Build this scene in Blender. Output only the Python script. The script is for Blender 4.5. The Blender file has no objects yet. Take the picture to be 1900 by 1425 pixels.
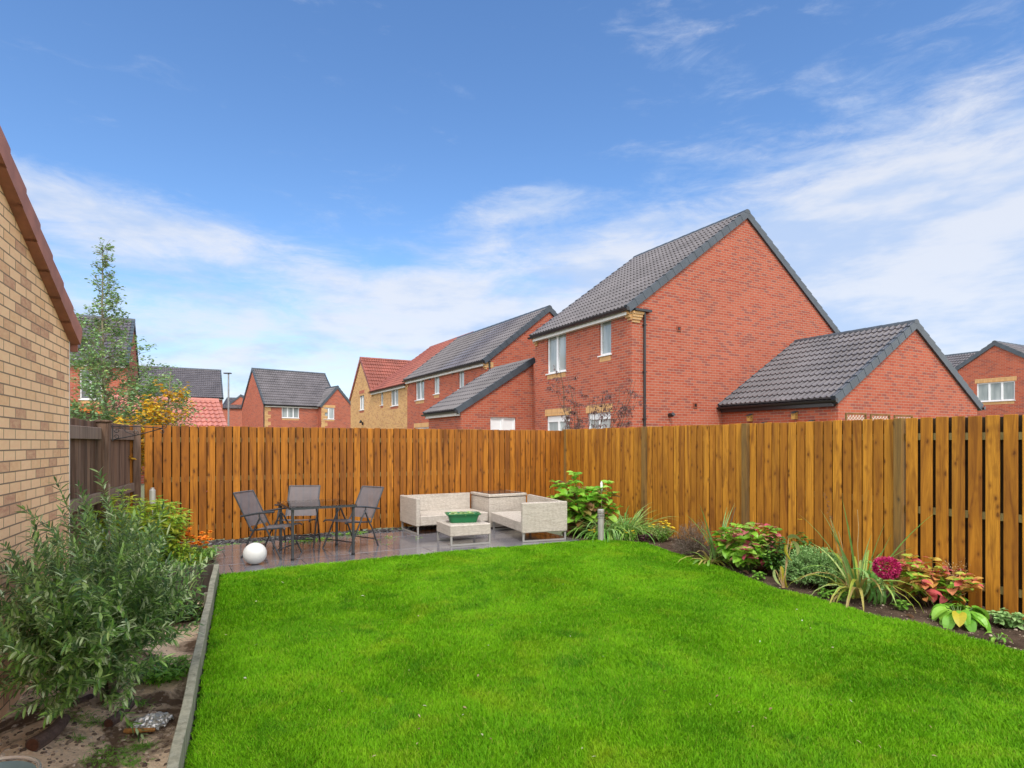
import bpy, math, random
import numpy as np
from mathutils import Vector, Matrix

R = math.radians
random.seed(7)
NP = np.random.RandomState(11)
scene = bpy.context.scene
COL = scene.collection

# ------------------------------------------------------------------ camera, sky, sun
F, CX, HY, EYE = 1122.0, 950.0, 822.0, 1.6
cam_d = bpy.data.cameras.new('camera')
cam = bpy.data.objects.new('camera', cam_d)
COL.objects.link(cam)
cam.location = (0, 0, EYE)
cam.rotation_euler = (R(90), 0, 0)
cam_d.sensor_width = 36
cam_d.lens = F / 1900 * 36
cam_d.shift_y = (HY - 712.5) / 1900
cam_d.clip_start = 0.05
cam_d.clip_end = 3000
scene.camera = cam

SUN_AZ = Vector((0.06, -1.0, 0)).normalized()      # direction towards the sun, on the ground
SUN_EL = R(52)
world = bpy.data.worlds.new("World")
scene.world = world
world.use_nodes = True
wn, wl = world.node_tree.nodes, world.node_tree.links
wn.clear()


def WN(t, **kw):
    n = wn.new(t)
    for k, v in kw.items():
        if k in n.inputs.keys():
            n.inputs[k].default_value = v
        else:
            setattr(n, k, v)
    return n


def build_world():
    out = WN('ShaderNodeOutputWorld')
    bg = WN('ShaderNodeBackground')
    bg.inputs['Strength'].default_value = 0.15
    sky = WN('ShaderNodeTexSky')
    sky.sky_type = 'NISHITA'
    sky.sun_disc = False
    sky.sun_elevation = SUN_EL
    sky.sun_rotation = math.atan2(SUN_AZ.x, SUN_AZ.y)
    sky.air_density = 1.0
    sky.dust_density = 0.2
    sky.ozone_density = 3.6
    tc = WN('ShaderNodeTexCoord')
    sep = WN('ShaderNodeSeparateXYZ')
    wl.new(tc.outputs['Generated'], sep.inputs[0])

    def M(op, a, b=None, c=None, clamp=False):
        n = WN('ShaderNodeMath', operation=op)
        n.use_clamp = clamp
        for i, v in enumerate((a, b, c)):
            if v is None:
                continue
            if isinstance(v, (int, float)):
                n.inputs[i].default_value = v
            else:
                wl.new(v, n.inputs[i])
        return n.outputs[0]
    X, Y, Z = sep.outputs
    # azimuth (0 = along +Y, positive right) and elevation, both in radians
    az = M('ARCTAN2', X, Y)
    el = M('ARCSINE', Z)
    # cloud sheet high above: directions laid onto a level plane
    zz = M('MAXIMUM', M('ADD', Z, 0.10), 0.02)
    cx, cy = M('DIVIDE', X, zz), M('DIVIDE', Y, zz)

    def noise(ax, ay, sx, sy, scale, detail=6, rough=0.6, dist=0.0, w=0.0):
        cmb = WN('ShaderNodeCombineXYZ')
        wl.new(M('MULTIPLY', ax, sx), cmb.inputs[0])
        wl.new(M('MULTIPLY', ay, sy), cmb.inputs[1])
        cmb.inputs[2].default_value = w
        n = WN('ShaderNodeTexNoise')
        n.inputs['Scale'].default_value = scale
        n.inputs['Detail'].default_value = detail
        n.inputs['Roughness'].default_value = rough
        n.inputs['Distortion'].default_value = dist
        wl.new(cmb.outputs[0], n.inputs['Vector'])
        return n.outputs['Fac']

    def ss(v, a, b):
        n = WN('ShaderNodeMapRange', interpolation_type='SMOOTHSTEP')
        n.inputs['From Min'].default_value = a
        n.inputs['From Max'].default_value = b
        wl.new(v, n.inputs['Value'])
        return n.outputs[0]

    def blob(a0, e0, ra, re, slope=0.0):
        da = M('DIVIDE', M('SUBTRACT', az, a0), ra)
        e_ = M('SUBTRACT', M('SUBTRACT', el, e0), M('MULTIPLY', M('SUBTRACT', az, a0), slope))
        de = M('DIVIDE', e_, re)
        d = M('SQRT', M('ADD', M('MULTIPLY', da, da), M('MULTIPLY', de, de)))
        return ss(d, 1.0, 0.0)
    n1 = noise(az, el, 1.0, 3.2, 6.2, 10, 0.62, 0.5, 3.1)      # wispy bands
    n2 = noise(cx, cy, 1.0, 0.6, 0.9, 8, 0.66, 0.5, 1.7)       # high sheet
    n3 = noise(az, el, 1.4, 4.6, 9.0, 8, 0.72, 0.6, 9.0)        # fine streaks
    # where the cloud lies: low all round, more to the right, banks on the left
    low = ss(el, 0.45, 0.02)
    right = M('MULTIPLY', ss(az, 0.0, 0.72), ss(el, 0.66, 0.28))
    b1 = blob(-0.58, 0.300, 0.38, 0.062, -0.09)
    b2 = blob(-0.20, 0.245, 0.24, 0.05, -0.05)
    b3 = blob(0.04, 0.375, 0.21, 0.045, 0.08)
    b4 = blob(0.22, 0.60, 0.28, 0.13, -0.35)
    b5 = blob(-0.50, 0.60, 0.16, 0.03, -0.2)
    b6 = blob(-0.10, 0.18, 0.42, 0.07, 0.0)
    b8 = blob(0.10, 0.27, 0.40, 0.13, 0.12)
    b7 = blob(0.55, 0.30, 0.50, 0.20, 0.05)
    cover = M('MULTIPLY', low, 0.74)
    for b, k in ((right, 0.50), (b1, 0.60), (b2, 0.50), (b3, 0.60), (b4, 0.22), (b5, 0.16), (b6, 0.36), (b7, 0.40), (b8, 0.42)):
        cover = M('ADD', cover, M('MULTIPLY', b, k))
    nn = M('ADD', M('MULTIPLY', n1, 0.72), M('ADD', M('MULTIPLY', n2, 0.10), M('MULTIPLY', n3, 0.34)))
    fac = ss(M('ADD', nn, M('MULTIPLY', cover, 0.60)), 0.64, 1.10)
    fac = M('MULTIPLY', fac, 0.88)
    # cloud light, slightly greyer in their thicker lower parts
    shade = noise(az, el, 1.2, 4.0, 4.5, 5, 0.55, 0.0, 5.5)
    mixc = WN('ShaderNodeMix', data_type='RGBA')
    mixc.inputs['A'].default_value = (3.3, 4.1, 5.6, 1)
    mixc.inputs['B'].default_value = (5.0, 5.2, 5.7, 1)
    wl.new(ss(shade, 0.36, 0.6), mixc.inputs['Factor'])
    # unseen bright cloud added overhead, beside and behind the camera as fill light
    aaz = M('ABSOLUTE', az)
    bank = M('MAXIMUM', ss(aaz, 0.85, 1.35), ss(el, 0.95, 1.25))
    fill_bankn = ss(M('ADD', M('MULTIPLY', nn, 1.0), M('MULTIPLY', bank, 0.55)), 0.75, 1.25)
    bank = M('MULTIPLY', bank, fill_bankn)
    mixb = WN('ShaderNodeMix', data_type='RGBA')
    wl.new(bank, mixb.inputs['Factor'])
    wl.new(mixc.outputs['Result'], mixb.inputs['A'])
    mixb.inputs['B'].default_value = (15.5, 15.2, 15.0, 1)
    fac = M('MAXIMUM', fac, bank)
    hsv = WN('ShaderNodeHueSaturation')
    hsv.inputs['Hue'].default_value = 0.503
    hsv.inputs['Saturation'].default_value = 1.13
    hsv.inputs['Value'].default_value = 1.30
    wl.new(sky.outputs[0], hsv.inputs['Color'])
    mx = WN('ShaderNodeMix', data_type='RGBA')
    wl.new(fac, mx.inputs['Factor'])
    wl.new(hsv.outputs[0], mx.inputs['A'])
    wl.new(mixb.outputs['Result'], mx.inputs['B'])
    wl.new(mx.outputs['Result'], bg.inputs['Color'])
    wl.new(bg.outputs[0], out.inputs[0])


build_world()
sun_d = bpy.data.lights.new('sun', 'SUN')
sun_d.energy = 2.3
sun_d.angle = R(11)
sun_d.color = (1.0, 0.95, 0.87)
sun = bpy.data.objects.new('sun', sun_d)
COL.objects.link(sun)
sdir = Vector((SUN_AZ.x * math.cos(SUN_EL), SUN_AZ.y * math.cos(SUN_EL), math.sin(SUN_EL)))
sun.rotation_euler = sdir.to_track_quat('Z', 'Y').to_euler()
scene.render.engine = 'CYCLES'
scene.view_settings.view_transform = 'Standard'
scene.view_settings.look = 'None'
scene.view_settings.exposure = 0.15
scene.view_settings.gamma = 1.0

# ------------------------------------------------------------------ layout helpers
E1 = Vector((0.870, 0.493, 0)).normalized()          # along the back fence, to the right
E2 = Vector((-E1.y, E1.x, 0))                        # away, square to it
ANG = math.atan2(E1.y, E1.x)


def g(x, y):
    """height of the garden at x, y: patio level at 0, lawn falls gently towards the house"""
    q = E2.x * x + E2.y * y
    return -0.04 * max(0.0, 8.12 - q)


def gnd(px, py, dz=0.0):
    u, v = (px - CX) / F, (HY - py) / F
    z = 0.0
    for _ in range(12):
        Y = (EYE - z) / -v
        z = g(u * Y, Y) + dz
    return Vector((u * Y, Y, z))


def pt(px, py, Y):
    return Vector(((px - CX) / F * Y, Y, EYE + (HY - py) / F * Y))


def s_on(px, O, D):
    u = (px - CX) / F
    return (u * O[1] - O[0]) / (D[0] - u * D[1])


def h_at(py, Y):
    return EYE + (HY - py) / F * Y


# ------------------------------------------------------------------ mesh helpers
class MB:
    def __init__(s):
        s.v, s.f = [], []

    def add(s, vs, fs):
        b = len(s.v)
        s.v.extend([tuple(p) for p in vs])
        s.f.extend([tuple(b + i for i in f) for f in fs])

    def box(s, a, b, M=None):
        x0, y0, z0 = a
        x1, y1, z1 = b
        vs = [(x0, y0, z0), (x1, y0, z0), (x1, y1, z0), (x0, y1, z0), (x0, y0, z1), (x1, y0, z1), (x1, y1, z1), (x0, y1, z1)]
        if M is not None:
            vs = [M @ Vector(p) for p in vs]
        s.add(vs, [(0, 3, 2, 1), (4, 5, 6, 7), (0, 1, 5, 4), (1, 2, 6, 5), (2, 3, 7, 6), (3, 0, 4, 7)])

    def cbox(s, a, b, c=0.004, M=None):
        """box with chamfered vertical and horizontal edges"""
        x0, y0, z0 = a
        x1, y1, z1 = b
        c = min(c, (x1 - x0) * .45, (y1 - y0) * .45, (z1 - z0) * .45)
        vs, fs = [], []
        for z, k in ((z0, c), (z0 + c, 0), (z1 - c, 0), (z1, c)):
            p = [(x0 + c + k * .0, y0 + k), (x1 - c, y0 + k), (x1 - k, y0 + c), (x1 - k, y1 - c), (x1 - c, y1 - k), (x0 + c, y1 - k), (x0 + k, y1 - c), (x0 + k, y0 + c)]
            vs += [(a_, b_, z) for a_, b_ in p]
        for r in range(3):
            for i in range(8):
                j = (i + 1) % 8
                fs.append((r * 8 + i, r * 8 + j, r * 8 + 8 + j, r * 8 + 8 + i))
        fs.append(tuple(range(7, -1, -1)))
        fs.append(tuple(range(24, 32)))
        if M is not None:
            vs = [M @ Vector(p) for p in vs]
        s.add(vs, fs)

    def tube(s, pts, r0, r1=None, n=6, cap=True):
        if r1 is None:
            r1 = r0
        pts = [Vector(p) for p in pts]
        k = len(pts)
        vs, fs = [], []
        prev = None
        for i, p in enumerate(pts):
            d = (pts[min(i + 1, k - 1)] - pts[max(i - 1, 0)])
            if d.length < 1e-9:
                d = Vector((0, 0, 1))
            d.normalize()
            if prev is None:
                a = d.orthogonal().normalized()
            else:
                a = prev - d * prev.dot(d)
                a = a.normalized() if a.length > 1e-6 else d.orthogonal().normalized()
            prev = a
            b = d.cross(a)
            r = r0 + (r1 - r0) * i / max(1, k - 1)
            for j in range(n):
                t = 2 * math.pi * j / n
                vs.append(p + a * (r * math.cos(t)) + b * (r * math.sin(t)))
        for i in range(k - 1):
            for j in range(n):
                j2 = (j + 1) % n
                fs.append((i * n + j, i * n + j2, (i + 1) * n + j2, (i + 1) * n + j))
        if cap:
            fs.append(tuple(range(n - 1, -1, -1)))
            fs.append(tuple(range((k - 1) * n, k * n)))
        s.add(vs, fs)

    def bar(s, p, q, w, h=None, up=(0, 0, 1)):
        """rectangular bar from p to q, w across and h along up"""
        h = h or w
        p, q = Vector(p), Vector(q)
        d = (q - p).normalized()
        u = Vector(up)
        u = u - d * u.dot(d)
        u = u.normalized() if u.length > 1e-5 else d.orthogonal().normalized()
        a = d.cross(u)
        vs = []
        for c in (p, q):
            for i, j in ((-1, -1), (1, -1), (1, 1), (-1, 1)):
                vs.append(c + a * (i * w / 2) + u * (j * h / 2))
        s.add(vs, [(0, 3, 2, 1), (4, 5, 6, 7), (0, 1, 5, 4), (1, 2, 6, 5), (2, 3, 7, 6), (3, 0, 4, 7)])

    def lathe(s, prof, n=16, c=(0, 0, 0), M=None):
        vs, fs = [], []
        for r, z in prof:
            for j in range(n):
                t = 2 * math.pi * j / n
                vs.append(Vector((c[0] + r * math.cos(t), c[1] + r * math.sin(t), c[2] + z)))
        for i in range(len(prof) - 1):
            for j in range(n):
                j2 = (j + 1) % n
                fs.append((i * n + j, i * n + j2, (i + 1) * n + j2, (i + 1) * n + j))
        fs.append(tuple(range(n - 1, -1, -1)))
        fs.append(tuple(range((len(prof) - 1) * n, len(prof) * n)))
        if M is not None:
            vs = [M @ p for p in vs]
        s.add(vs, fs)

    def leaf(s, base, d, L, W, up=None, n=3, droop=0.3, fold=0.25, shape='lance', roll=None):
        """a leaf of n segments with a folded midrib, starting at base along d"""
        base, d = Vector(base), Vector(d).normalized()
        if up is None:
            up = Vector((0, 0, 1))
        side = d.cross(up)
        if side.length < 1e-4:
            side = d.orthogonal()
        side.normalize()
        if roll is None:
            roll = random.uniform(-.6, .6)
        nrm = side.cross(d).normalized()
        side, nrm = side * math.cos(roll) + nrm * math.sin(roll), nrm * math.cos(roll) - side * math.sin(roll)
        vs, fs = [], []
        prevc = base.copy()
        dd = d.copy()
        st = L / n
        for i in range(n + 1):
            t = i / n
            if shape == 'lance':
                w = math.sin(math.pi * min(1, t * .93 + .05)) ** .8
            elif shape == 'broad':
                w = math.sin(math.pi * (t * .9 + .06) ** .75) ** .7
            elif shape == 'strap':
                w = (1 - t ** 3) * (.6 + .4 * min(1, t * 4))
            else:
                w = math.sin(math.pi * (t * .9 + .05))
            if i == n:
                w = 0.04
            w = max(w, .03) * W / 2
            c = prevc if i == 0 else prevc + dd * st
            vs += [c - side * w + nrm * (w * fold), c, c + side * w + nrm * (w * fold)]
            prevc = c
            dd = (dd - nrm * (droop / n) + Vector((0, 0, -droop * .35 / n))).normalized()
            nrm = side.cross(dd).normalized()
        for i in range(n):
            b = i * 3
            fs += [(b, b + 1, b + 4, b + 3), (b + 1, b + 2, b + 5, b + 4)]
        s.add(vs, fs)

    def build(s, name, mat, parent=None, loc=None, rotz=0.0, smooth=False, uv=False):
        me = bpy.data.meshes.new(name)
        me.from_pydata(s.v, [], s.f)
        me.update()
        if smooth:
            me.polygons.foreach_set('use_smooth', [True] * len(me.polygons))
        if uv:
            lay = me.uv_layers.new(name='UVMap')
            V = me.vertices
            for p in me.polygons:
                n_ = p.normal
                if abs(n_.z) > .85:
                    for li in p.loop_indices:
                        c = V[me.loops[li].vertex_index].co
                        lay.data[li].uv = (c.x, c.y)
                else:
                    h = Vector((-n_.y, n_.x, 0)).normalized()
                    for li in p.loop_indices:
                        c = V[me.loops[li].vertex_index].co
                        lay.data[li].uv = (c.x * h.x + c.y * h.y + 40, c.z + 10)
        o = bpy.data.objects.new(name, me)
        COL.objects.link(o)
        if mat is not None:
            me.materials.append(mat)
        if parent is not None:
            o.parent = parent
        if loc is not None:
            o.location = loc
        o.rotation_euler.z = rotz
        return o


def tag(o, label=None, cat=None, group=None, kind=None):
    if label:
        o['label'] = label
    if cat:
        o['category'] = cat
    if group:
        o['group'] = group
    if kind:
        o['kind'] = kind
    return o


def thing(name, label, cat, loc=(0, 0, 0), rotz=0.0, group=None):
    o = bpy.data.objects.new(name, None)
    o.empty_display_size = 0.2
    COL.objects.link(o)
    o.location = loc
    o.rotation_euler.z = rotz
    return tag(o, label, cat, group)


def copy_tree(o, parent=None):
    c = o.copy()
    COL.objects.link(c)
    c.parent = parent
    for ch in [k for k in bpy.data.objects if k.parent == o]:
        copy_tree(ch, c)
    return c


# ------------------------------------------------------------------ materials
class NT:
    """small node builder for one material"""

    def __init__(s, name):
        s.m = bpy.data.materials.new(name)
        s.m.use_nodes = True
        s.n, s.l = s.m.node_tree.nodes, s.m.node_tree.links
        s.p = s.n['Principled BSDF']
        s.out = s.n['Material Output']

    def new(s, t, inp=None, **kw):
        n = s.n.new(t)
        for k, v in kw.items():
            setattr(n, k, v)
        for k, v in (inp or {}).items():
            s.set(n, k, v)
        return n

    def set(s, n, k, v):
        if isinstance(v, bpy.types.NodeSocket):
            s.l.new(v, n.inputs[k])
        else:
            n.inputs[k].default_value = v

    def mix(s, f, a, b, mode='MIX'):
        n = s.new('ShaderNodeMix', data_type='RGBA', blend_type=mode)
        for k, v in (('Factor', f), ('A', a), ('B', b)):
            if isinstance(v, tuple) and len(v) == 3:
                v = v + (1,)
            s.set(n, k, v)
        return n.outputs['Result']

    def math(s, op, a, b=None, clamp=False):
        n = s.new('ShaderNodeMath', operation=op, use_clamp=clamp)
        s.set(n, 0, a)
        if b is not None:
            s.set(n, 1, b)
        return n.outputs[0]

    def ramp(s, f, stops, interp='LINEAR'):
        n = s.new('ShaderNodeValToRGB')
        n.color_ramp.interpolation = interp
        e = n.color_ramp.elements
        while len(e) < len(stops):
            e.new(0.5)
        for k, (p, c) in enumerate(stops):
            e[k].position = p
            e[k].color = (c + (1,)) if len(c) == 3 else c
        s.l.new(f, n.inputs[0])
        return n.outputs[0]

    def noise(s, vec, scale, detail=4, rough=.55, dist=0.0):
        n = s.new('ShaderNodeTexNoise', {'Scale': scale, 'Detail': detail, 'Roughness': rough, 'Distortion': dist})
        if vec is not None:
            s.l.new(vec, n.inputs['Vector'])
        return n.outputs['Fac']

    def maprange(s, v, a, b, c=0.0, d=1.0):
        n = s.new('ShaderNodeMapRange', {'From Min': a, 'From Max': b, 'To Min': c, 'To Max': d})
        s.l.new(v, n.inputs['Value'])
        return n.outputs[0]

    def mapping(s, vec, scale=(1, 1, 1), loc=(0, 0, 0)):
        n = s.new('ShaderNodeMapping', {'Scale': scale, 'Location': loc})
        s.l.new(vec, n.inputs['Vector'])
        return n.outputs[0]

    def tc(s, which='Object'):
        return s.new('ShaderNodeTexCoord').outputs[which]

    def isl(s):
        return s.new('ShaderNodeNewGeometry').outputs['Random Per Island']

    def bump(s, h, strength=.3, dist=.01):
        n = s.new('ShaderNodeBump', {'Strength': strength, 'Distance': dist})
        s.l.new(h, n.inputs['Height'])
        s.l.new(n.outputs[0], s.p.inputs['Normal'])
        return n

    def base(s, c, rough=.6, metal=0.0, spec=None):
        if isinstance(c, tuple) and len(c) == 3:
            c = c + (1,)
        s.set(s.p, 'Base Color', c)
        s.set(s.p, 'Roughness', rough)
        s.set(s.p, 'Metallic', metal)
        if spec is not None:
            s.set(s.p, 'Specular IOR Level', spec)
        return s.m


def plain(name, c, rough=.5, metal=0.0, var=.12, scale=6, bump=0.0, spec=None):
    t = NT(name)
    n = t.noise(t.tc(), scale, 5, .6)
    col = t.mix(t.maprange(n, .3, .7), tuple(k * (1 - var) for k in c), tuple(min(1, k * (1 + var)) for k in c))
    if bump:
        t.bump(t.noise(t.tc(), scale * 8, 3), bump, .003)
    return t.base(col, rough, metal, spec)


def brickmat(name, c1, c2, c3, mortar, msize=.010, bump=.6, rough=.85, chips=.5, flip=0.0):
    t = NT(name)
    uv = t.new('ShaderNodeUVMap').outputs[0]
    b = t.new('ShaderNodeTexBrick', {'Scale': 1.0, 'Mortar Size': msize / 2, 'Mortar Smooth': .15, 'Bias': -.1, 'Brick Width': .225, 'Row Height': .075,
                                     'Color1': (0, 0, 0, 1), 'Color2': (1, 1, 1, 1), 'Mortar': (.5, .5, .5, 1)})
    b.offset = .5
    t.l.new(uv, b.inputs['Vector'])
    n_big = t.noise(uv, .6, 3)
    n_f = t.noise(t.mapping(uv, (14, 30, 1)), 1.0, 6, .7)
    rnd = b.outputs['Color']
    col = t.ramp(rnd, [(0.0, c3), (.04, c3), (.12, c1), (.45, c2), (.90, c2), (.97, c3)])
    col = t.mix(t.maprange(n_f, .35, .75, 0, chips), col, tuple(min(1, k * 1.35) for k in c2))
    col = t.mix(t.maprange(n_big, .3, .7, 0, .3), col, tuple(k * .62 for k in c2))
    mcol = t.mix(t.maprange(n_f, .3, .7), mortar, tuple(k * .7 for k in mortar))
    col = t.mix(b.outputs['Fac'], col, mcol)
    h = t.math('ADD', t.math('MULTIPLY', t.math('SUBTRACT', 1.0, b.outputs['Fac']), 1.0), t.math('MULTIPLY', n_f, .25))
    t.bump(h, bump, .008)
    return t.base(col, rough, 0, .25)


def soldier(name, c1, c2, mortar):
    t = NT(name)
    uv = t.new('ShaderNodeUVMap').outputs[0]
    b = t.new('ShaderNodeTexBrick', {'Scale': 1.0, 'Mortar Size': .004, 'Brick Width': .075, 'Row Height': .6, 'Color1': c1 + (1,), 'Color2': c2 + (1,), 'Mortar': mortar + (1,)})
    b.offset = 0
    t.l.new(uv, b.inputs['Vector'])
    return t.base(b.outputs['Color'], .85)


def roofmat(name, c, rough=.38, var=.3, spec=.5):
    t = NT(name)
    o = t.tc()
    n = t.noise(o, 1.1, 5, .6)
    n2 = t.noise(o, 60, 3, .6)
    col = t.mix(t.maprange(n, .3, .7), tuple(k * (1 - var) for k in c), tuple(k * (1 + var) for k in c))
    col = t.mix(t.maprange(n2, .4, .8, 0, .35), col, tuple(min(1, k * 1.9 + .01) for k in c))
    t.bump(n2, .25, .004)
    return t.base(col, rough, 0, spec)


def woodmat(name, c1, c2, dark, grain=1.0, rough=.7, grey=0.0, greyc=(.3, .28, .24), knots=True, foot=True):
    t = NT(name)
    o = t.tc()
    r = t.isl()
    off = t.new('ShaderNodeCombineXYZ')
    t.l.new(t.math('MULTIPLY', r, 57.0), off.inputs[0])
    t.l.new(t.math('MULTIPLY', r, 91.0), off.inputs[2])
    add = t.new('ShaderNodeVectorMath', operation='ADD')
    t.l.new(o, add.inputs[0])
    t.l.new(off.outputs[0], add.inputs[1])
    v = add.outputs[0]
    fine = t.noise(t.mapping(v, (70 * grain, 70 * grain, 2.2)), 1.0, 5, .65, .6)
    mid = t.noise(t.mapping(v, (9, 9, .8)), 1.0, 4, .6, 1.2)
    r2 = t.math('FRACT', t.math('MULTIPLY', r, 7.31))
    col = t.mix(t.maprange(r, 0, 1), c1, c2)
    col = t.mix(t.maprange(r2, .55, 1.0, 0, .5), col, tuple(k * .55 for k in c1))
    col = t.mix(t.maprange(fine, .4, .72, 0, .75), col, tuple(k * .62 for k in c1))
    col = t.mix(t.maprange(mid, .47, .68, 0, .8), col, dark)
    col = t.mix(t.maprange(mid, .42, .25, 0, .35), col, tuple(min(1, k * 1.35) for k in c2))
    if knots:
        vo = t.new('ShaderNodeTexVoronoi', {'Scale': 1.0, 'Randomness': 1.0})
        wob = t.new('ShaderNodeTexNoise', {'Scale': 9.0, 'Detail': 3})
        t.l.new(v, wob.inputs['Vector'])
        vadd = t.new('ShaderNodeVectorMath', operation='MULTIPLY_ADD')
        t.l.new(wob.outputs['Color'], vadd.inputs[0])
        vadd.inputs[1].default_value = (.035, .035, .05)
        t.l.new(v, vadd.inputs[2])
        t.l.new(t.mapping(vadd.outputs[0], (13, 4, 6.5)), vo.inputs['Vector'])
        k = t.maprange(vo.outputs['Distance'], .19, .10)
        sp = t.new('ShaderNodeSeparateColor')
        t.l.new(vo.outputs['Color'], sp.inputs[0])
        on = t.math('GREATER_THAN', sp.outputs[0], .5)
        k = t.math('MULTIPLY', k, on)
        col = t.mix(t.math('MULTIPLY', k, .8), col, tuple(q * .35 for q in dark))
        k2 = t.maprange(vo.outputs['Distance'], .42, .16, 0, .5)
        col = t.mix(t.math('MULTIPLY', k2, on), col, dark)
    if grey:
        gn = t.noise(t.mapping(v, (20, 20, 1.0)), 1.0, 4, .7)
        col = t.mix(t.maprange(gn, .45, .75, 0, grey), col, greyc)
    t.bump(fine, .35, .004)
    return t.base(col, rough, 0, .3)


def leafmat(name, cols, rough=.45, trans=.25, edge=None):
    t = NT(name)
    r = t.isl()
    st = [(i / max(1, len(cols) - 1), c) for i, c in enumerate(cols)]
    col = t.ramp(r, st)
    n = t.noise(t.tc(), 40, 3)
    col = t.mix(t.maprange(n, .35, .7, 0, .3), col, tuple(k * .6 for k in cols[0]))
    t.base(col, rough, 0, .4)
    tr = t.new('ShaderNodeBsdfTranslucent')
    t.l.new(t.mix(.5, col, tuple(min(1, k * 1.5) for k in cols[-1])), tr.inputs['Color'])
    mx = t.new('ShaderNodeMixShader', {0: trans})
    t.l.new(t.p.outputs[0], mx.inputs[1])
    t.l.new(tr.outputs[0], mx.inputs[2])
    t.l.new(mx.outputs[0], t.out.inputs[0])
    return t.m


MAT = {}
MAT['red_brick'] = brickmat('red_brick', (.33, .055, .028), (.405, .098, .053), (.22, .062, .05), (.42, .30, .23), .013, .5)
MAT['red_brick2'] = brickmat('red_brick_orange', (.34, .056, .028), (.41, .098, .052), (.22, .062, .05), (.41, .28, .21), .0125, .5)
MAT['buff_brick'] = brickmat('buff_brick', (.78, .44, .235), (.92, .57, .34), (.52, .245, .16), (.30, .215, .15), .010, .9, .9, .5)
MAT['sand_brick'] = brickmat('sand_brick', (.46, .25, .09), (.58, .34, .14), (.40, .19, .09), (.45, .34, .22), .012, .4)
MAT['dark_sand_brick'] = brickmat('dark_sand_brick', (.30, .12, .03), (.38, .17, .05), (.22, .09, .03), (.12, .06, .03), .018, .4)
MAT['soldier'] = soldier('sand_soldier_course', (.62, .36, .15), (.52, .28, .11), (.34, .22, .13))
MAT['soldier_red'] = soldier('red_soldier_course', (.42, .12, .06), (.36, .09, .05), (.34, .22, .13))
MAT['roof_dark'] = roofmat('dark_concrete_tile', (.105, .095, .10), .30)
MAT['roof_red'] = roofmat('terracotta_tile', (.22, .062, .042), .5)
MAT['roof_pink'] = roofmat('pink_terracotta_tile', (.40, .15, .115), .55, .15)
MAT['verge_dark'] = plain('slate_blue_verge', (.052, .066, .082), .45, 0, .2, 3)
MAT['verge_terra'] = plain('terracotta_verge', (.36, .14, .095), .6, 0, .25, 5, .2)
MAT['upvc'] = plain('white_upvc', (.78, .79, .80), .3, 0, .03)
MAT['white_fascia'] = plain('white_fascia', (.70, .69, .66), .4, 0, .06)
MAT['black_plastic'] = plain('black_rainwater_plastic', (.015, .015, .017), .3, 0, .2)
MAT['terra_vent'] = plain('terracotta_vent', (.28, .07, .035), .7)


def glassmat():
    t = NT('window_pane')
    o = t.tc()
    n = t.noise(t.mapping(o, (2.5, 2.5, .5)), 1.0, 3, .5)
    col = t.mix(t.maprange(n, .35, .65), (.24, .28, .285), (.42, .46, .46))
    return t.base(col, .06, 0, .9)


MAT['pane'] = glassmat()
MAT['pane_dark'] = plain('dark_window_pane', (.035, .045, .05), .05, 0, .3, 1.5, 0, .9)
MAT['fence_new'] = woodmat('orange_fence_wood', (.38, .145, .011), (.64, .285, .026), (.15, .046, .006))
MAT['fence_back'] = woodmat('deep_orange_fence_wood', (.31, .102, .008), (.53, .200, .017), (.11, .033, .006), 1.0, .62)
MAT['fence_rear_boards'] = woodmat('shaded_rear_boards', (.045, .028, .012), (.06, .036, .014), (.02, .013, .007))  # dark base colour carries the shade seen through the board gaps
MAT['fence_rail'] = woodmat('green_tinged_rail', (.30, .24, .10), (.34, .28, .12), (.16, .14, .05), knots=False)
MAT['post'] = woodmat('olive_stained_post', (.22, .115, .028), (.26, .14, .035), (.09, .05, .02), 1.0, .75, .3, (.15, .14, .06))
MAT['old_fence'] = woodmat('weathered_brown_boards', (.10, .052, .032), (.27, .165, .11), (.045, .025, .017), .8, .85, .6, (.20, .155, .13), False)
MAT['old_rail'] = woodmat('weathered_rail', (.21, .15, .115), (.26, .19, .15), (.10, .07, .055), .8, .85, .5, (.22, .18, .155), False)
MAT['sleeper'] = woodmat('grey_green_bed_board', (.24, .235, .17), (.30, .29, .215), (.11, .11, .075), .6, .85, .6, (.36, .36, .29), False)
MAT['gravel_board'] = plain('pale_gravel_board', (.24, .20, .17), .8, 0, .2)


def soilmat():
    t = NT('soil')
    o = t.tc()
    n = t.noise(o, 3.2, 8, .68, .4)
    n2 = t.noise(o, 34, 6, .7)
    n3 = t.noise(o, 1.3, 5, .6, .3)
    col = t.mix(t.maprange(n, .35, .65), (.045, .029, .021), (.125, .085, .060))
    col = t.mix(t.maprange(n2, .55, .75, 0, .6), col, (.19, .135, .095))
    t.bump(t.math('ADD', n2, t.math('MULTIPLY', n, 1.5)), 1.0, .03)
    return t.base(col, .95, 0, .15)


def sandsoil():
    t = NT('sandy_soil')
    o = t.tc()
    n = t.noise(o, 2.3, 9, .66, .5)
    n2 = t.noise(o, 42, 6, .7)
    col = t.mix(t.maprange(n, .40, .50), (.17, .11, .07), (.88, .67, .48))
    col = t.mix(t.maprange(n2, .52, .75, 0, .45), col, (.20, .13, .08))
    t.bump(t.math('ADD', n2, t.math('MULTIPLY', n, 2)), 1.0, .03)
    return t.base(col, .95, 0, .15)


MAT['soil'] = soilmat()
MAT['sandsoil'] = sandsoil()


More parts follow.
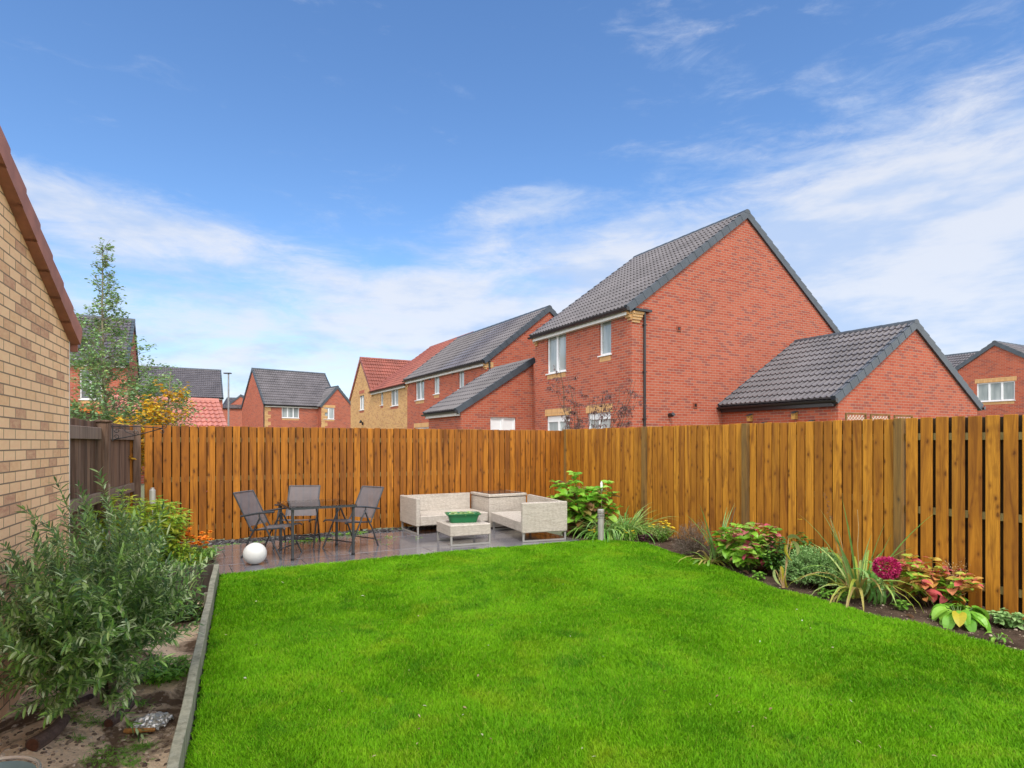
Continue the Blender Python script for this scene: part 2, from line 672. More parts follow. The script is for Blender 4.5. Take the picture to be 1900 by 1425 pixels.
def lawnmat(name, k=1.0, blades=False):
    t = NT(name)
    o = t.tc()
    n = t.noise(o, .75, 5, .6, .5)
    n2 = t.noise(o, 3.0, 5, .65, .3)
    n4 = t.noise(o, 1.6, 4, .6, .8)
    def C(*a):
        return tuple(v * k for v in a)
    col = t.mix(t.maprange(n, .32, .68), C(.064, .222, .003), C(.155, .385, .006))
    col = t.mix(t.maprange(n2, .46, .66, 0, .7), col, C(.20, .42, .008))
    col = t.mix(t.maprange(n4, .53, .74, 0, .5), col, C(.36, .41, .02))
    col = t.mix(t.maprange(t.noise(o, 2.1, 5, .6, .4), .57, .68, 0, .8), col, C(.045, .18, .006))
    if blades:
        r = t.isl()
        col = t.mix(t.ramp(r, [(0, (0, 0, 0)), (.90, (0, 0, 0)), (.97, (1, 1, 1))]), col, (.30, .30, .05))
        col = t.mix(t.maprange(r, 0, .9, 0, .35), col, C(.18, .42, .008))
        t.base(col, .6, 0, .12)
        tr = t.new('ShaderNodeBsdfTranslucent')
        t.l.new(col, tr.inputs['Color'])
        mx = t.new('ShaderNodeMixShader', {0: .28})
        t.l.new(t.p.outputs[0], mx.inputs[1])
        t.l.new(tr.outputs[0], mx.inputs[2])
        t.l.new(mx.outputs[0], t.out.inputs[0])
        return t.m
    t.bump(t.noise(o, 90, 4), .8, .02)
    return t.base(col, .9, 0, .1)


MAT['lawn'] = lawnmat('lawn_base', .6)
MAT['grass'] = lawnmat('grass_blades', 1.12, True)


def slabmat():
    t = NT('wet_slate_paving')
    o = t.tc()
    r = t.isl()
    n = t.noise(t.mapping(o, (1.5, 6, 1)), 1.2, 7, .65, .8)
    n2 = t.noise(o, 25, 4, .6)
    col = t.mix(r, (.115, .112, .128), (.175, .168, .180))
    col = t.mix(t.maprange(n, .4, .7, 0, .6), col, (.235, .215, .22))
    col = t.mix(t.maprange(n, .45, .25, 0, .5), col, (.08, .08, .10))
    w = t.noise(o, 1.7, 4, .6)
    rough = t.maprange(w, .35, .65, .05, .17)
    t.bump(t.math('ADD', n2, t.math('MULTIPLY', n, 2.5)), .12, .004)
    t.base(col, rough, 0, .85)
    return t.m


MAT['slab'] = slabmat()
MAT['joint'] = plain('dark_joint', (.03, .028, .026), .8)
MAT['gravel'] = plain('dark_slate_chips', (.05, .052, .058), .5, 0, .6, 30, .8)
MAT['earth'] = plain('far_ground', (.13, .14, .08), .95, 0, .3, .3)
MAT['concrete'] = plain('concrete', (.28, .26, .24), .85, 0, .2, 4, .3)


# ------------------------------------------------------------------ ground, lawn, patio
def build_ground():
    def gh(x, y):
        q = E2.x * x + E2.y * y
        d = max(abs(x + .5) - 8.5, abs(y - 4.5) - 11.0)
        t = min(1, max(0, d / 2.5))
        return -0.75 + 1.1 * t
    xs = [-1500, -500, -200, -80, -40] + [i * 2.0 - 20 for i in range(21)] + [40, 80, 200, 500, 1500]
    ys = [-1500, -500, -200, -80, -40] + [i * 2.0 - 16 for i in range(23)] + [50, 80, 200, 500, 1500]
    mb = MB()
    mb.v = [(x, y, gh(x, y)) for y in ys for x in xs]
    n = len(xs)
    mb.f = [(j * n + i, j * n + i + 1, (j + 1) * n + i + 1, (j + 1) * n + i) for j in range(len(ys) - 1) for i in range(n - 1)]
    tag(mb.build('ground', MAT['earth']), kind='structure')


build_ground()

CORNER = Vector((1.167, 13.24, 0))
RDIR = Vector((0.5075, -0.8616, 0)).normalized()       # right fence, from the corner towards the camera
BACKL = Vector((-5.82, 9.29, 0))
BED_DIR = Vector((0.40, -0.917, 0)).normalized()       # along the left house wall, towards the camera
BED_FAR = Vector((-3.57, 7.24, 0))


def in_poly(px, py, poly):
    inside = np.zeros(len(px), bool)
    n = len(poly)
    j = n - 1
    for i in range(n):
        xi, yi = poly[i][0], poly[i][1]
        xj, yj = poly[j][0], poly[j][1]
        c = ((yi > py) != (yj > py)) & (px < (xj - xi) * (py - yi) / (yj - yi + 1e-12) + xi)
        inside ^= c
        j = i
    return inside


edge_px = [(1083, 1004), (1120, 1002), (1200, 1009), (1250, 1026), (1300, 1042), (1345, 1054), (1390, 1074), (1440, 1093), (1500, 1106), (1560, 1123), (1620, 1143), (1700, 1156), (1790, 1182), (1850, 1196), (1900, 1212)]
LAWN = [gnd(402, 1068), gnd(640, 1043), gnd(860, 1022)] + [gnd(*p) for p in edge_px]
far_r = LAWN[-1]
LAWN += [Vector((far_r.x + 1.2, far_r.y - 2.2, 0)), Vector((4.6, 1.0, 0)), Vector((-.6, 1.0, 0))]
bl = BED_FAR + BED_DIR * 6.8
LOFF = Vector((.917, .40, 0)) * .07
LAWN += [Vector((bl.x, bl.y, 0)) + LOFF]
# close along the board
LAWN += [BED_FAR + BED_DIR * .02 + LOFF]


def sheet(name, mat, poly, step, zf, rough=0.0, clip=True):
    """a level-following grid sheet; cells whose centre lies in poly"""
    P = np.array([[p[0], p[1]] for p in poly])
    x0, y0 = P.min(0) - step
    x1, y1 = P.max(0) + step
    nx, ny = int((x1 - x0) / step) + 2, int((y1 - y0) / step) + 2
    mb = MB()
    gx, gy = np.meshgrid(x0 + np.arange(nx) * step, y0 + np.arange(ny) * step)
    ins = in_poly((gx[:-1, :-1] + step / 2).ravel(), (gy[:-1, :-1] + step / 2).ravel(), poly).reshape(ny - 1, nx - 1)
    idx = {}
    for j in range(ny - 1):
        for i in range(nx - 1):
            if ins[j, i]:
                f = []
                for a, b in ((i, j), (i + 1, j), (i + 1, j + 1), (i, j + 1)):
                    if (a, b) not in idx:
                        X, Y = gx[b, a], gy[b, a]
                        idx[(a, b)] = len(mb.v)
                        mb.v.append((X, Y, zf(X, Y)))
                    f.append(idx[(a, b)])
                mb.f.append(tuple(f))
    o = mb.build(name, mat, smooth=True)
    return tag(o, kind='structure')


from mathutils import noise as mnoise
sheet('lawn', MAT['lawn'], LAWN, .06, lambda x, y: g(x, y) + .012 * mnoise.noise((x * .9, y * .9, 0)))


def soil_h(x, y):
    return g(x, y) - .03 + .035 * mnoise.noise((x * 2.2, y * 2.2, 3)) + .02 * mnoise.noise((x * 9, y * 9, 1)) + .012 * mnoise.noise((x * 24, y * 24, 5))


# right border and far corner soil: from the lawn edge to the right fence
bord = [gnd(*p) for p in edge_px]
RF_END = CORNER + RDIR * 12.5
BORDER = [gnd(1040, 1002), gnd(1052, 960), Vector((.7, 13.1, 0)), CORNER + RDIR * .05] + [RF_END, Vector((far_r.x + 1.2, far_r.y - 2.2, 0))] + [Vector((p.x, p.y, 0)) - Vector((.25, .1, 0)) for p in reversed(bord)]
sheet('soil_bed', MAT['soil'], BORDER, .05, soil_h)
# left: sunken sandy bed between the house wall and the board
HW0 = Vector((-4.08, 5.57, 0))                        # far corner of the left house wall
HDIR = BED_DIR.copy()


def bed_h(x, y):
    p = Vector((x, y, 0)) - BED_FAR
    t = p.dot(BED_DIR)
    side = abs(p.dot(Vector((BED_DIR.y, -BED_DIR.x, 0))))
    mound = .10 * math.exp(-((side - .9) / .35) ** 2)
    return -.27 - .012 * t + mound + .05 * mnoise.noise((x * 1.7, y * 1.7, 7)) + .022 * mnoise.noise((x * 7, y * 7, 1)) + .012 * mnoise.noise((x * 22, y * 22, 2))


nrm_bed = Vector((-.917, -.40, 0)).normalized()
SB = [BED_FAR + nrm_bed * .02, BED_FAR + nrm_bed * 1.6, BED_FAR + nrm_bed * 1.6 + BED_DIR * 6.2, BED_FAR + BED_DIR * 6.2 + nrm_bed * .02]
sheet('sandy_bed', MAT['sandsoil'], SB, .045, bed_h)
# planting bed behind, left of the patio
PL = [BED_FAR + Vector((0.02, .02, 0)), BED_FAR + nrm_bed * 2.6, Vector((-6.9, 9.2, 0)), Vector((-5.7, 9.5, 0)), gnd(398, 1006), gnd(396, 1062)]
sheet('planting_bed', MAT['soil'], PL, .05, lambda x, y: .01 + .04 * mnoise.noise((x * 2.5, y * 2.5, 0)) + .015 * mnoise.noise((x * 14, y * 14, 0)))
# gravel strip under the back fence
mb = MB()
GS = [gnd(395, 1016), gnd(395, 998), CORNER + Vector((-.15, -.02, 0)), gnd(1064, 972)]
gs = sheet('gravel_strip', MAT['joint'], [BACKL + E1 * .9 - E2 * .0, CORNER, CORNER - E2 * .32, BACKL + E1 * .9 - E2 * .42], .05, lambda x, y: -.02)


def chips():
    mb = MB()
    for _ in range(5200):
        t = random.uniform(.9, 7.9)
        q = random.uniform(.03, .40)
        p = BACKL.lerp(CORNER, t / (CORNER - BACKL).length) - E2 * q
        r = random.uniform(.008, .02)
        a = random.uniform(0, 6.28)
        M = Matrix.Translation((p.x, p.y, random.uniform(-.012, .016))) @ Matrix.Rotation(a, 4, 'Z') @ Matrix.Rotation(random.uniform(-.6, .6), 4, 'X')
        mb.box((-r, -r * .7, -r * .35), (r, r * .7, r * .35), M)
    t = NT('slate_chips')
    c = t.ramp(t.isl(), [(0, (.02, .021, .025)), (.7, (.07, .073, .08)), (1, (.2, .2, .21))])
    o = mb.build('slate_chippings', t.base(c, .35))
    tag(o, 'dark slate chippings along the foot of the back fence', 'gravel', kind='stuff')


chips()


def patio():
    base = MB()
    mb = MB()
    fl = gnd(397, 1068)
    # local frame: origin on the front edge left end, x along E1, y along E2
    O = Vector((-3.75, 7.30, 0))
    L, D = 5.55, 2.45
    w, d = .90, .60
    j = 0
    y = -.05
    while y < D:
        x = -.55 - (.45 if j % 2 else 0)
        while x < L:
            x0, x1 = max(x, -.2), min(x + w - .007, L)
            y1 = min(y + d - .007, D)
            if x1 - x0 > .03:
                mb.cbox((x0, y, -.03), (x1, y1, random.uniform(-.0012, .0012)), .003)
            x += w
        y += d
        j += 1
    o = mb.build('patio', MAT['slab'], None, O, ANG)
    tag(o, kind='structure')
    base.box((-.2, -.05, -.10), (L, D, -.008))
    b = base.build('patio_base', MAT['joint'], None, O, ANG)
    tag(b, kind='structure')


patio()


def grass():
    P = np.array([[p.x, p.y] for p in LAWN])
    x0, y0 = P.min(0) - .03
    x1, y1 = P.max(0) + .03
    y0 = 2.6
    A = (x1 - x0) * (y1 - y0)
    N = int(A * 19000)
    x = NP.uniform(x0, x1, N)
    y = NP.uniform(y0, y1, N)
    dist = np.hypot(x, y)
    keep = in_poly(x, y, LAWN) & (np.abs(x) < y * .90 + .3) & (NP.rand(N) < np.clip(1.25 - dist * .075, .42, 1))
    x, y, dist = x[keep], y[keep], dist[keep]
    n = len(x)
    q = E2.x * x + E2.y * y
    z = -.04 * np.maximum(0, 8.12 - q) - .004
    # clumpy lengths
    cl = np.array([mnoise.noise((a * 2.3, b * 2.3, 4.0)) + .6 * mnoise.noise((a * 7, b * 7, 9.0)) for a, b in zip(x, y)])
    h = (.030 + .013 * np.clip(cl, -.8, 1.2)) * NP.uniform(.6, 1.35, n)
    wv = np.array([mnoise.noise((a * .9, b * .9, 14.0)) for a, b in zip(x, y)])
    w = NP.uniform(.0016, .0028, n) * (1 + np.maximum(0, dist - 4) * .13)
    a = NP.uniform(0, 2 * np.pi, n)
    lean = NP.uniform(.15, 1.05, n) * h
    la = a + NP.uniform(-.5, .5, n) + np.pi / 2
    la = np.where(NP.rand(n) < .5, wv * 6 + NP.normal(0, .9, n), la)
    dx, dy = np.cos(la) * lean, np.sin(la) * lean
    sx, sy = np.cos(a) * w, np.sin(a) * w
    V = np.zeros((n, 5, 3), np.float32)
    V[:, 0] = np.stack([x - sx, y - sy, z], 1)
    V[:, 1] = np.stack([x + sx, y + sy, z], 1)
    V[:, 2] = np.stack([x + dx * .38 + sx * .8, y + dy * .38 + sy * .8, z + h * .62], 1)
    V[:, 3] = np.stack([x + dx * .38 - sx * .8, y + dy * .38 - sy * .8, z + h * .62], 1)
    V[:, 4] = np.stack([x + dx, y + dy, z + h], 1)
    me = bpy.data.meshes.new('grass')
    me.vertices.add(n * 5)
    me.vertices.foreach_set('co', V.ravel())
    b = (np.arange(n) * 5)[:, None]
    loops = np.concatenate([b + np.array([[0, 1, 2, 3]]), b + np.array([[3, 2, 4]])], 1).astype(np.int32).ravel()
    me.loops.add(n * 7)
    me.loops.foreach_set('vertex_index', loops)
    me.polygons.add(n * 2)
    st = (np.arange(n) * 7)[:, None] + np.array([[0, 4]])
    me.polygons.foreach_set('loop_start', st.astype(np.int32).ravel())
    me.update(calc_edges=True)
    me.materials.append(MAT['grass'])
    o = bpy.data.objects.new('grass', me)
    COL.objects.link(o)
    tag(o, 'short bright green grass covering the lawn', 'grass', kind='stuff')
    print('blades', n)


grass()

# ------------------------------------------------------------------ fences
def world_ground(x, y):
    return g(x, y)


def board_fence(root, X0, bays, top, pitch0, bw, mats, names=('board_panel', 'rear_boards', 'rail'), bottom=.0, origin=None, dirv=None, jit=.006, seed=1, gaps=None):
    rnd = random.Random(seed)
    for bi, (s0, s1, nb) in enumerate(bays):
        front, rear, rail = MB(), MB(), MB()
        pitch = (s1 - s0) / nb
        for k in range(nb):
            xc = s0 + (k + .5) * pitch
            w = pitch * (.885 if pitch < .14 else .79) * rnd.uniform(.97, 1.03)
            wr = min(.125, pitch - .004)
            P = origin + dirv * xc
            zb = g(P.x, P.y) + bottom + rnd.uniform(-.015, .015)
            if rnd.random() < .06:
                zb -= .05
            tz = top + rnd.uniform(-jit, jit)
            M = Matrix.Translation((xc, 0, 0)) @ Matrix.Rotation(rnd.uniform(-.035, .035), 4, 'Z') @ Matrix.Translation((0, rnd.uniform(-.003, .003), 0))
            front.cbox((-w / 2, -.011, zb), (w / 2, .011, tz), .004, M)
            if k < nb - 1 or True:
                xr = xc + pitch / 2
                rear.cbox((xr - wr / 2, .055, zb), (xr + wr / 2, .075, tz + rnd.uniform(-jit, jit) - .01), .004)
        P = origin + dirv * ((s0 + s1) / 2)
        gz = g(P.x, P.y)
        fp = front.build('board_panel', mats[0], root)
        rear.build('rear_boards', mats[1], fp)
        for rz in (top - .22, gz + 1.02, gz + .24):
            rail = MB()
            rail.box((s0, .0135, rz - .04), (s1, .0525, rz + .04))
            rail.build('rail', mats[2], fp)


bf = thing('back_fence', 'tall orange-brown board fence across the back of the patio, behind the furniture', 'fence', BACKL, math.atan2(CORNER.y - BACKL.y, CORNER.x - BACKL.x))
BD = (CORNER - BACKL).normalized()
BLEN = (CORNER - BACKL).length
nb = int((BLEN - .1) / 3 / .122)
seg = (BLEN - .16) / 3
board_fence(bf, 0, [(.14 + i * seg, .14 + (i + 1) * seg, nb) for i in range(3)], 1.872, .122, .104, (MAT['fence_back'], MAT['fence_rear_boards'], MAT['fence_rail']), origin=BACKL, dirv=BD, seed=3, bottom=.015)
mb = MB()
mb.cbox((.0, -.03, 0), (.1, .06, 1.88), .005)
mb.build('post', MAT['old_fence'], bf)
mb = MB()
mb.cbox((-.15, -.012, 0), (-.006, .012, 1.872), .004)
mb.build('board_panel', MAT['fence_back'], bf)

rf = thing('right_fence', 'long orange board fence running along the flower border on the right', 'fence', CORNER, math.atan2(RDIR.y, RDIR.x))
RB = [2.508 + 2.2 * i for i in range(4)]
bays = [(.04, RB[0] - .055, 19), (RB[0] + .055, RB[1] - .055, 16), (RB[1] + .055, RB[2] - .055, 16), (RB[2] + .055, RB[3] - .055, 13), (RB[3] + .055, RB[3] + 2.2, 13)]
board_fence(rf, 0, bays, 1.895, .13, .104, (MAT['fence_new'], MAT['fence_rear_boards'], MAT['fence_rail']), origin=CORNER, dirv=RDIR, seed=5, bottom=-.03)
for i, s in enumerate([.0] + RB):
    P = CORNER + RDIR * s
    mb = MB()
    mb.cbox((s - .05, -.052, g(P.x, P.y) - .3), (s + .05, .048, 1.895 + .004), .006)
    mb.build('post', MAT['post'], rf)
for (s0, s1, _) in bays:
    P = CORNER + RDIR * ((s0 + s1) / 2)
    mb = MB()
    mb.box((s0, .013, g(P.x, P.y) - .28), (s1, .050, g(P.x, P.y) + .03))
    mb.build('gravel_board', MAT['gravel_board'], rf)


def old_fence():
    A = Vector((-4.60, 6.20, 0))
    D = (BACKL - A).normalized()
    L = (BACKL - A).length + .16
    root = thing('weathered_fence', 'dark weathered brown board fence between the buff brick house and the new fence', 'fence', A, math.atan2(D.y, D.x))
    rnd = random.Random(9)
    ps = (Vector((-5.12, 7.57, 0)) - A).length
    mb = MB()
    x = 0
    while x < L - .02:
        w = rnd.uniform(.070, .095)
        tz = 1.872 + rnd.uniform(-.008, .008)
        M = Matrix.Translation((x + w / 2, .05, 0)) @ Matrix.Rotation(rnd.uniform(-.12, -.04), 4, 'Z')
        mb.cbox((-w / 2, -.009, .02), (w / 2 + .012, .009, tz), .003, M)
        x += w
    mb.build('board_panel', MAT['old_fence'], root)
    for a, b in ((0, ps - .07), (ps + .07, L)):
        for z0, z1 in ((1.645, 1.79), (.86, .99)):
            mb = MB()
            mb.cbox((a, -.02, z0), (b, .025, z1), .005)
            mb.build('rail', MAT['old_rail'], root)
    mb = MB()
    mb.cbox((ps - .065, -.09, 0), (ps + .065, .04, 1.86), .006)
    mb.cbox((ps - .085, -.11, 1.86), (ps + .085, .06, 1.885), .006)
    mb.build('post', MAT['old_fence'], root)
    return A, D, ps


oa, od, ops = old_fence()

# ------------------------------------------------------------------ houses
def wall_rect(mb, O, U, W, z0, z1, holes, N, depth=.10):
    """wall rectangle on origin O (2D vec), unit U along, outward normal N; holes (a0,a1,h0,h1)"""
    xs = sorted(set([0, W] + [h[0] for h in holes] + [h[1] for h in holes]))
    zs = sorted(set([z0, z1] + [h[2] for h in holes] + [h[3] for h in holes]))
    xs = [x for x in xs if 0 <= x <= W]
    zs = [z for z in zs if z0 <= z <= z1]
    for i in range(len(xs) - 1):
        for j in range(len(zs) - 1):
            cx_, cz_ = (xs[i] + xs[i + 1]) / 2, (zs[j] + zs[j + 1]) / 2
            if any(h[0] < cx_ < h[1] and h[2] < cz_ < h[3] for h in holes):
                continue
            vs = []
            for a, z in ((xs[i], zs[j]), (xs[i + 1], zs[j]), (xs[i + 1], zs[j + 1]), (xs[i], zs[j + 1])):
                p = O + U * a
                vs.append((p.x, p.y, z))
            # orientation so that normal faces N
            n = (Vector(vs[1]) - Vector(vs[0])).cross(Vector(vs[2]) - Vector(vs[0]))
            f = (0, 1, 2, 3) if n.dot(N) > 0 else (3, 2, 1, 0)
            mb.add(vs, [f])
    for a0, a1, h0, h1 in holes:
        c = [(a0, h0), (a1, h0), (a1, h1), (a0, h1)]
        for k in range(4):
            (pa, pz), (qa, qz) = c[k], c[(k + 1) % 4]
            p, q = O + U * pa, O + U * qa
            pi, qi = p - N * depth, q - N * depth
            mb.add([(p.x, p.y, pz), (q.x, q.y, qz), (qi.x, qi.y, qz), (pi.x, pi.y, pz)], [(0, 1, 2, 3)])


def slope_mesh(mb, O, A, Dn, Nn, L, S, row=.345, pitch=.165, amp=.026, step=.036, samp=6, phase=0):
    """tiled slope. O = ridge end point; A = along ridge; Dn = down slope; Nn = outward normal"""
    nr = max(1, round(S / row))
    rw = S / nr
    nc = max(2, int(L / pitch * samp))
    xs = [L * i / nc for i in range(nc + 1)]
    def prof(x):
        t = (x / pitch + phase) % 1.0
        if t < .42:
            return amp * 1.5 * math.sin(math.pi * t / .42)
        return -amp * .35 * math.sin(math.pi * (t - .42) / .58)
    W = [prof(x) for x in xs]
    vs, fs = [], []
    rows = []
    for r in range(nr):
        rows.append((r * rw, 0.006))
        rows.append(((r + 1) * rw + .006, step + .006))
    for (s, h) in rows:
        for x, w in zip(xs, W):
            p = O + A * x + Dn * s + Nn * (h + w)
            vs.append(p)
    n = nc + 1
    for r in range(len(rows) - 1):
        for i in range(nc):
            fs.append((r * n + i, r * n + i + 1, (r + 1) * n + i + 1, (r + 1) * n + i))
    # front lip of the last row
    b = len(vs)
    s, h = rows[-1]
    for x, w in zip(xs, W):
        vs.append(O + A * x + Dn * s + Nn * (-.01))
    r = len(rows) - 1
    for i in range(nc):
        fs.append((r * n + i, r * n + i + 1, b + i + 1, b + i))
    mb.add(vs, fs)


def window(root, loc, rz, wall, W, L, a0, a1, z0, z1, bars=1, sill=True, head='soldier', sillcourse=True, mat_pane='pane', mullions=None, name='window', courses=True, door=False, headmat='soldier'):
    """window in local house frame. wall 'x0','xW','y0'"""
    if wall == 'y0':
        def P(a, d, z):
            return (a, d, z)
    elif wall == 'x0':
        def P(a, d, z):
            return (d, a, z)
    elif wall == 'xW':
        def P(a, d, z):
            return (W - d, a, z)

    def bx(mb, a, b, d0, d1, c, e):
        p, q = P(a, d0, c), P(b, d1, e)
        mb.box([min(i, j) for i, j in zip(p, q)], [max(i, j) for i, j in zip(p, q)])
    fr = MB()
    t = .055
    e = .002
    bx(fr, a0 + e, a0 + t, .05, .099, z0 + e, z1 - e)
    bx(fr, a1 - t, a1 - e, .05, .099, z0 + e, z1 - e)
    bx(fr, a0 + t, a1 - t, .05, .099, z1 - t, z1 - e)
    bx(fr, a0 + t, a1 - t, .05, .099, z0 + e, z0 + t)
    n = bars
    for k in range(1, n):
        m = a0 + (a1 - a0) * k / n
        bx(fr, m - .045, m + .045, .045, .098, z0 + t, z1 - t)
    if door:
        bx(fr, a0 + t, a1 - t, .05, .098, z1 - .2, z1 - t)
    fo = fr.build(name, MAT['upvc'], root, loc, rz)
    pn = MB()
    bx(pn, a0 + t * .5, a1 - t * .5, .085, .092, z0 + t * .5, z1 - t * .5)
    pn.build('pane', MAT[mat_pane], fo)
    if sill:
        sl = MB()
        bx(sl, a0 - .04, a1 + .04, -.045, .06, z0 - .03, z0 - .001)
        sl.build('sill', MAT['upvc'], fo)
    if courses:
        if head:
            hd = MB()
            bx(hd, a0 - .08, a1 + .08, -.004, .02, z1 + .003, z1 + .228)
            hd.build('lintel_course', MAT[headmat], fo, uv=True)
        if sillcourse:
            sc = MB()
            bx(sc, a0 + .02, a1 - .02, -.004, .02, z0 - .18, z0 - .034)
            sc.build('sill_course', MAT[headmat], fo, uv=True)
    return fo


def block(root, O, ang, W, L, eave, rise, brick, roof, verge, base=.35, wins=(), verge_front=True, verge_back=True, over=.22, far=False, gut=('x0',), fascia_mat='white_fascia', mono=None, ridge_tiles=True, left_slope=True, right_slope=True, verge_w=.10, corbel=True, samp=None, wall=True, ov_g=.04):
    """gable-roofed block: ridge along local y, gable at y=0 and y=L"""
    loc = Vector((O[0], O[1], 0)) - Vector((root.location.x, root.location.y, 0))
    loc.z = -root.location.z
    samp = samp or (4 if far else 6)
    X, Yv, Zv = Vector((1, 0, 0)), Vector((0, 1, 0)), Vector((0, 0, 1))
    H = W / 2 if mono is None else W
    if wall:
        mb = MB()
        hx0 = [w['a'] + w['z'] for w in wins if w['wall'] == 'x0']
        hxw = [w['a'] + w['z'] for w in wins if w['wall'] == 'xW']
        hy0 = [w['a'] + w['z'] for w in wins if w['wall'] == 'y0']
        wall_rect(mb, Vector((0, 0, 0)), Yv, L, base, eave, hx0, -X)
        wall_rect(mb, Vector((W, 0, 0)), Yv, L, base, eave if mono is None else eave + rise, hxw, X)
        wall_rect(mb, Vector((0, 0, 0)), X, W, base, eave, hy0, -Yv)
        wall_rect(mb, Vector((0, L, 0)), X, W, base, eave, [], Yv)
        for y, o_ in ((0, 1), (L, -1)):
            tri = [(0, y, eave), (W, y, eave), (H, y, eave + rise)]
            mb.add(tri, [(0, 1, 2) if o_ > 0 else (2, 1, 0)])
        wl_ = mb.build('wall', brick, root, loc, ang, uv=True)
    for w in wins:
        k = {q: v for q, v in w.items() if q not in ('wall', 'a', 'z')}
        window(root, loc, ang, w['wall'], W, L, w['a'][0], w['a'][1], w['z'][0], w['z'][1], **k)
    # slopes
    sl = math.hypot(H, rise)
    ct, st_ = H / sl, rise / sl
    ridge = Vector((H, -ov_g, eave + rise + .06))
    S = sl + over
    rm = MB()
    if left_slope:
        slope_mesh(rm, ridge, Yv, Vector((-ct, 0, -st_)), Vector((-st_, 0, ct)), L + 2 * ov_g, S, samp=samp)
        # underside
        a, b = ridge + Vector((0, 0, -.07)), ridge + Vector((-ct, 0, -st_)) * S + Vector((0, 0, -.07))
        Lv = Vector((0, L + 2 * ov_g, 0))
        rm.add([a, b, b + Lv, a + Lv], [(0, 1, 2, 3)])
    if right_slope and mono is None:
        slope_mesh(rm, ridge, Yv, Vector((ct, 0, -st_)), Vector((st_, 0, ct)), L + 2 * ov_g, S, samp=samp)
        a, b = ridge + Vector((0, 0, -.07)), ridge + Vector((ct, 0, -st_)) * S + Vector((0, 0, -.07))
        Lv = Vector((0, L + 2 * ov_g, 0))
        rm.add([a, b, b + Lv, a + Lv], [(0, 1, 2, 3)])
    ro = rm.build('roof', roof, root, loc, ang)
    # verges: overlapping caps down each rake
    ends = []
    if verge_front:
        ends.append((-ov_g - .03, -ov_g + verge_w))
    if verge_back:
        ends.append((L + ov_g - verge_w, L + ov_g + .03))
    sides = [(-1, ct, st_)] if mono is not None else [(-1, ct, st_), (1, ct, st_)]
    for (y0, y1) in ends:
        for sgn, c_, s_ in sides:
            vm = MB()
            dn = Vector((sgn * c_, 0, -s_))
            nn = Vector((sgn * s_, 0, c_))
            n = round(S / .345)
            stp = S / n
            for k in range(n):
                p0 = ridge + dn * (k * stp - .01)
                p1 = ridge + dn * ((k + 1) * stp + .015)
                th = .055
                vs = []
                for p, up, inset in ((p0, .040, .006), (p1, .066, 0)):
                    for yy, dd in ((y0 + inset, -th - .10), (y1 - inset, -th - .10), (y1 - inset, up), (y0 + inset, up)):
                        q = p + nn * dd
                        vs.append((q.x, yy, q.z))
                vm.add(vs, [(0, 1, 2, 3), (7, 6, 5, 4), (0, 4, 5, 1), (1, 5, 6, 2), (2, 6, 7, 3), (3, 7, 4, 0)])
            vm.build('verge', verge, root, loc, ang)
    if ridge_tiles and mono is None:
        rt = MB()
        n = max(1, round((L + 2 * ov_g + .06) / .45))
        stp = (L + 2 * ov_g + .06) / n
        for k in range(n):
            y0 = -ov_g - .03 + k * stp
            vs = []
            m = 9
            for y, r in ((y0, .125), (y0 + stp * 1.02, .118)):
                for j in range(m):
                    t = math.pi * j / (m - 1)
                    vs.append((H + r * math.cos(t), y, eave + rise + .01 + r * math.sin(t)))
            fs = [(j, j + 1, m + j + 1, m + j) for j in range(m - 1)] + [tuple(range(m - 1, -1, -1)), tuple(range(m, 2 * m))]
            rt.add(vs, fs)
        rt.build('ridge_tiles', verge, ro, smooth=False)
    # eaves: fascia + gutter
    for side in gut:
        sg = -1 if side == 'x0' else 1
        xw = 0 if side == 'x0' else W
        drop = over * st_
        fx = over * ct
        zb = eave - drop + .02
        mb = MB()
        a, b = sorted((xw + sg * .002, xw + sg * (fx - .035)))
        mb.box((a, .06, zb - .16), (b, L - .06, zb))
        if fascia_mat:
            mb.build('fascia', MAT[fascia_mat], root, loc, ang)
        gm = MB()
        gx = xw + sg * (fx + .035)
        m = 7
        for r_, flip in ((.06, 1),):
            vs, fs = [], []
            for y in (-.10, L + .10):
                for j in range(m):
                    t = math.pi + math.pi * j / (m - 1)
                    vs.append((gx + r_ * math.cos(t), y, zb - .01 + r_ * math.sin(t)))
                for j in range(m):
                    t = 2 * math.pi - math.pi * j / (m - 1)
                    vs.append((gx + (r_ - .01) * math.cos(t), y, zb - .01 + (r_ - .01) * math.sin(t)))
            q = 2 * m
            for j in range(q):
                j2 = (j + 1) % q
                fs.append((j, j2, q + j2, q + j))
            fs += [tuple(range(q)), tuple(range(2 * q - 1, q - 1, -1))]
            gm.add(vs, fs)
        gm.lathe([(.055, -.01), (.055, .01)], 10, (0, 0, 0), Matrix.Translation((gx, -.10, zb - .02)) @ Matrix.Rotation(R(90), 4, 'X'))
        gm.build('gutter', MAT['black_plastic'], root, loc, ang)
        if corbel:
            for e_ in (0, 1):
                cm = MB()
                for k in range(4):
                    d = fx * (1 - k * .27)
                    if d <= .02:
                        continue
                    a, b = sorted((xw, xw + sg * d))
                    if e_ == 0:
                        cm.box((a, -.004, zb - .0 - (k + 1) * .075), (b, .22 - k * .02, zb - k * .075 - .002))
                    else:
                        cm.box((a, L - .22 + k * .02, zb - (k + 1) * .075), (b, L + .004, zb - k * .075 - .002))
                if e_ == 0:
                    # buff quoin block wrapping the corner under the eave
                    a, b = sorted((xw - sg * .30, xw + sg * .004))
                    cm.box((a, -.006, zb - .225 + .225 * 0), (b, .12, zb - .002))
                cm.build('corbel', MAT['sand_brick'], root, loc, ang, uv=True)
    return loc


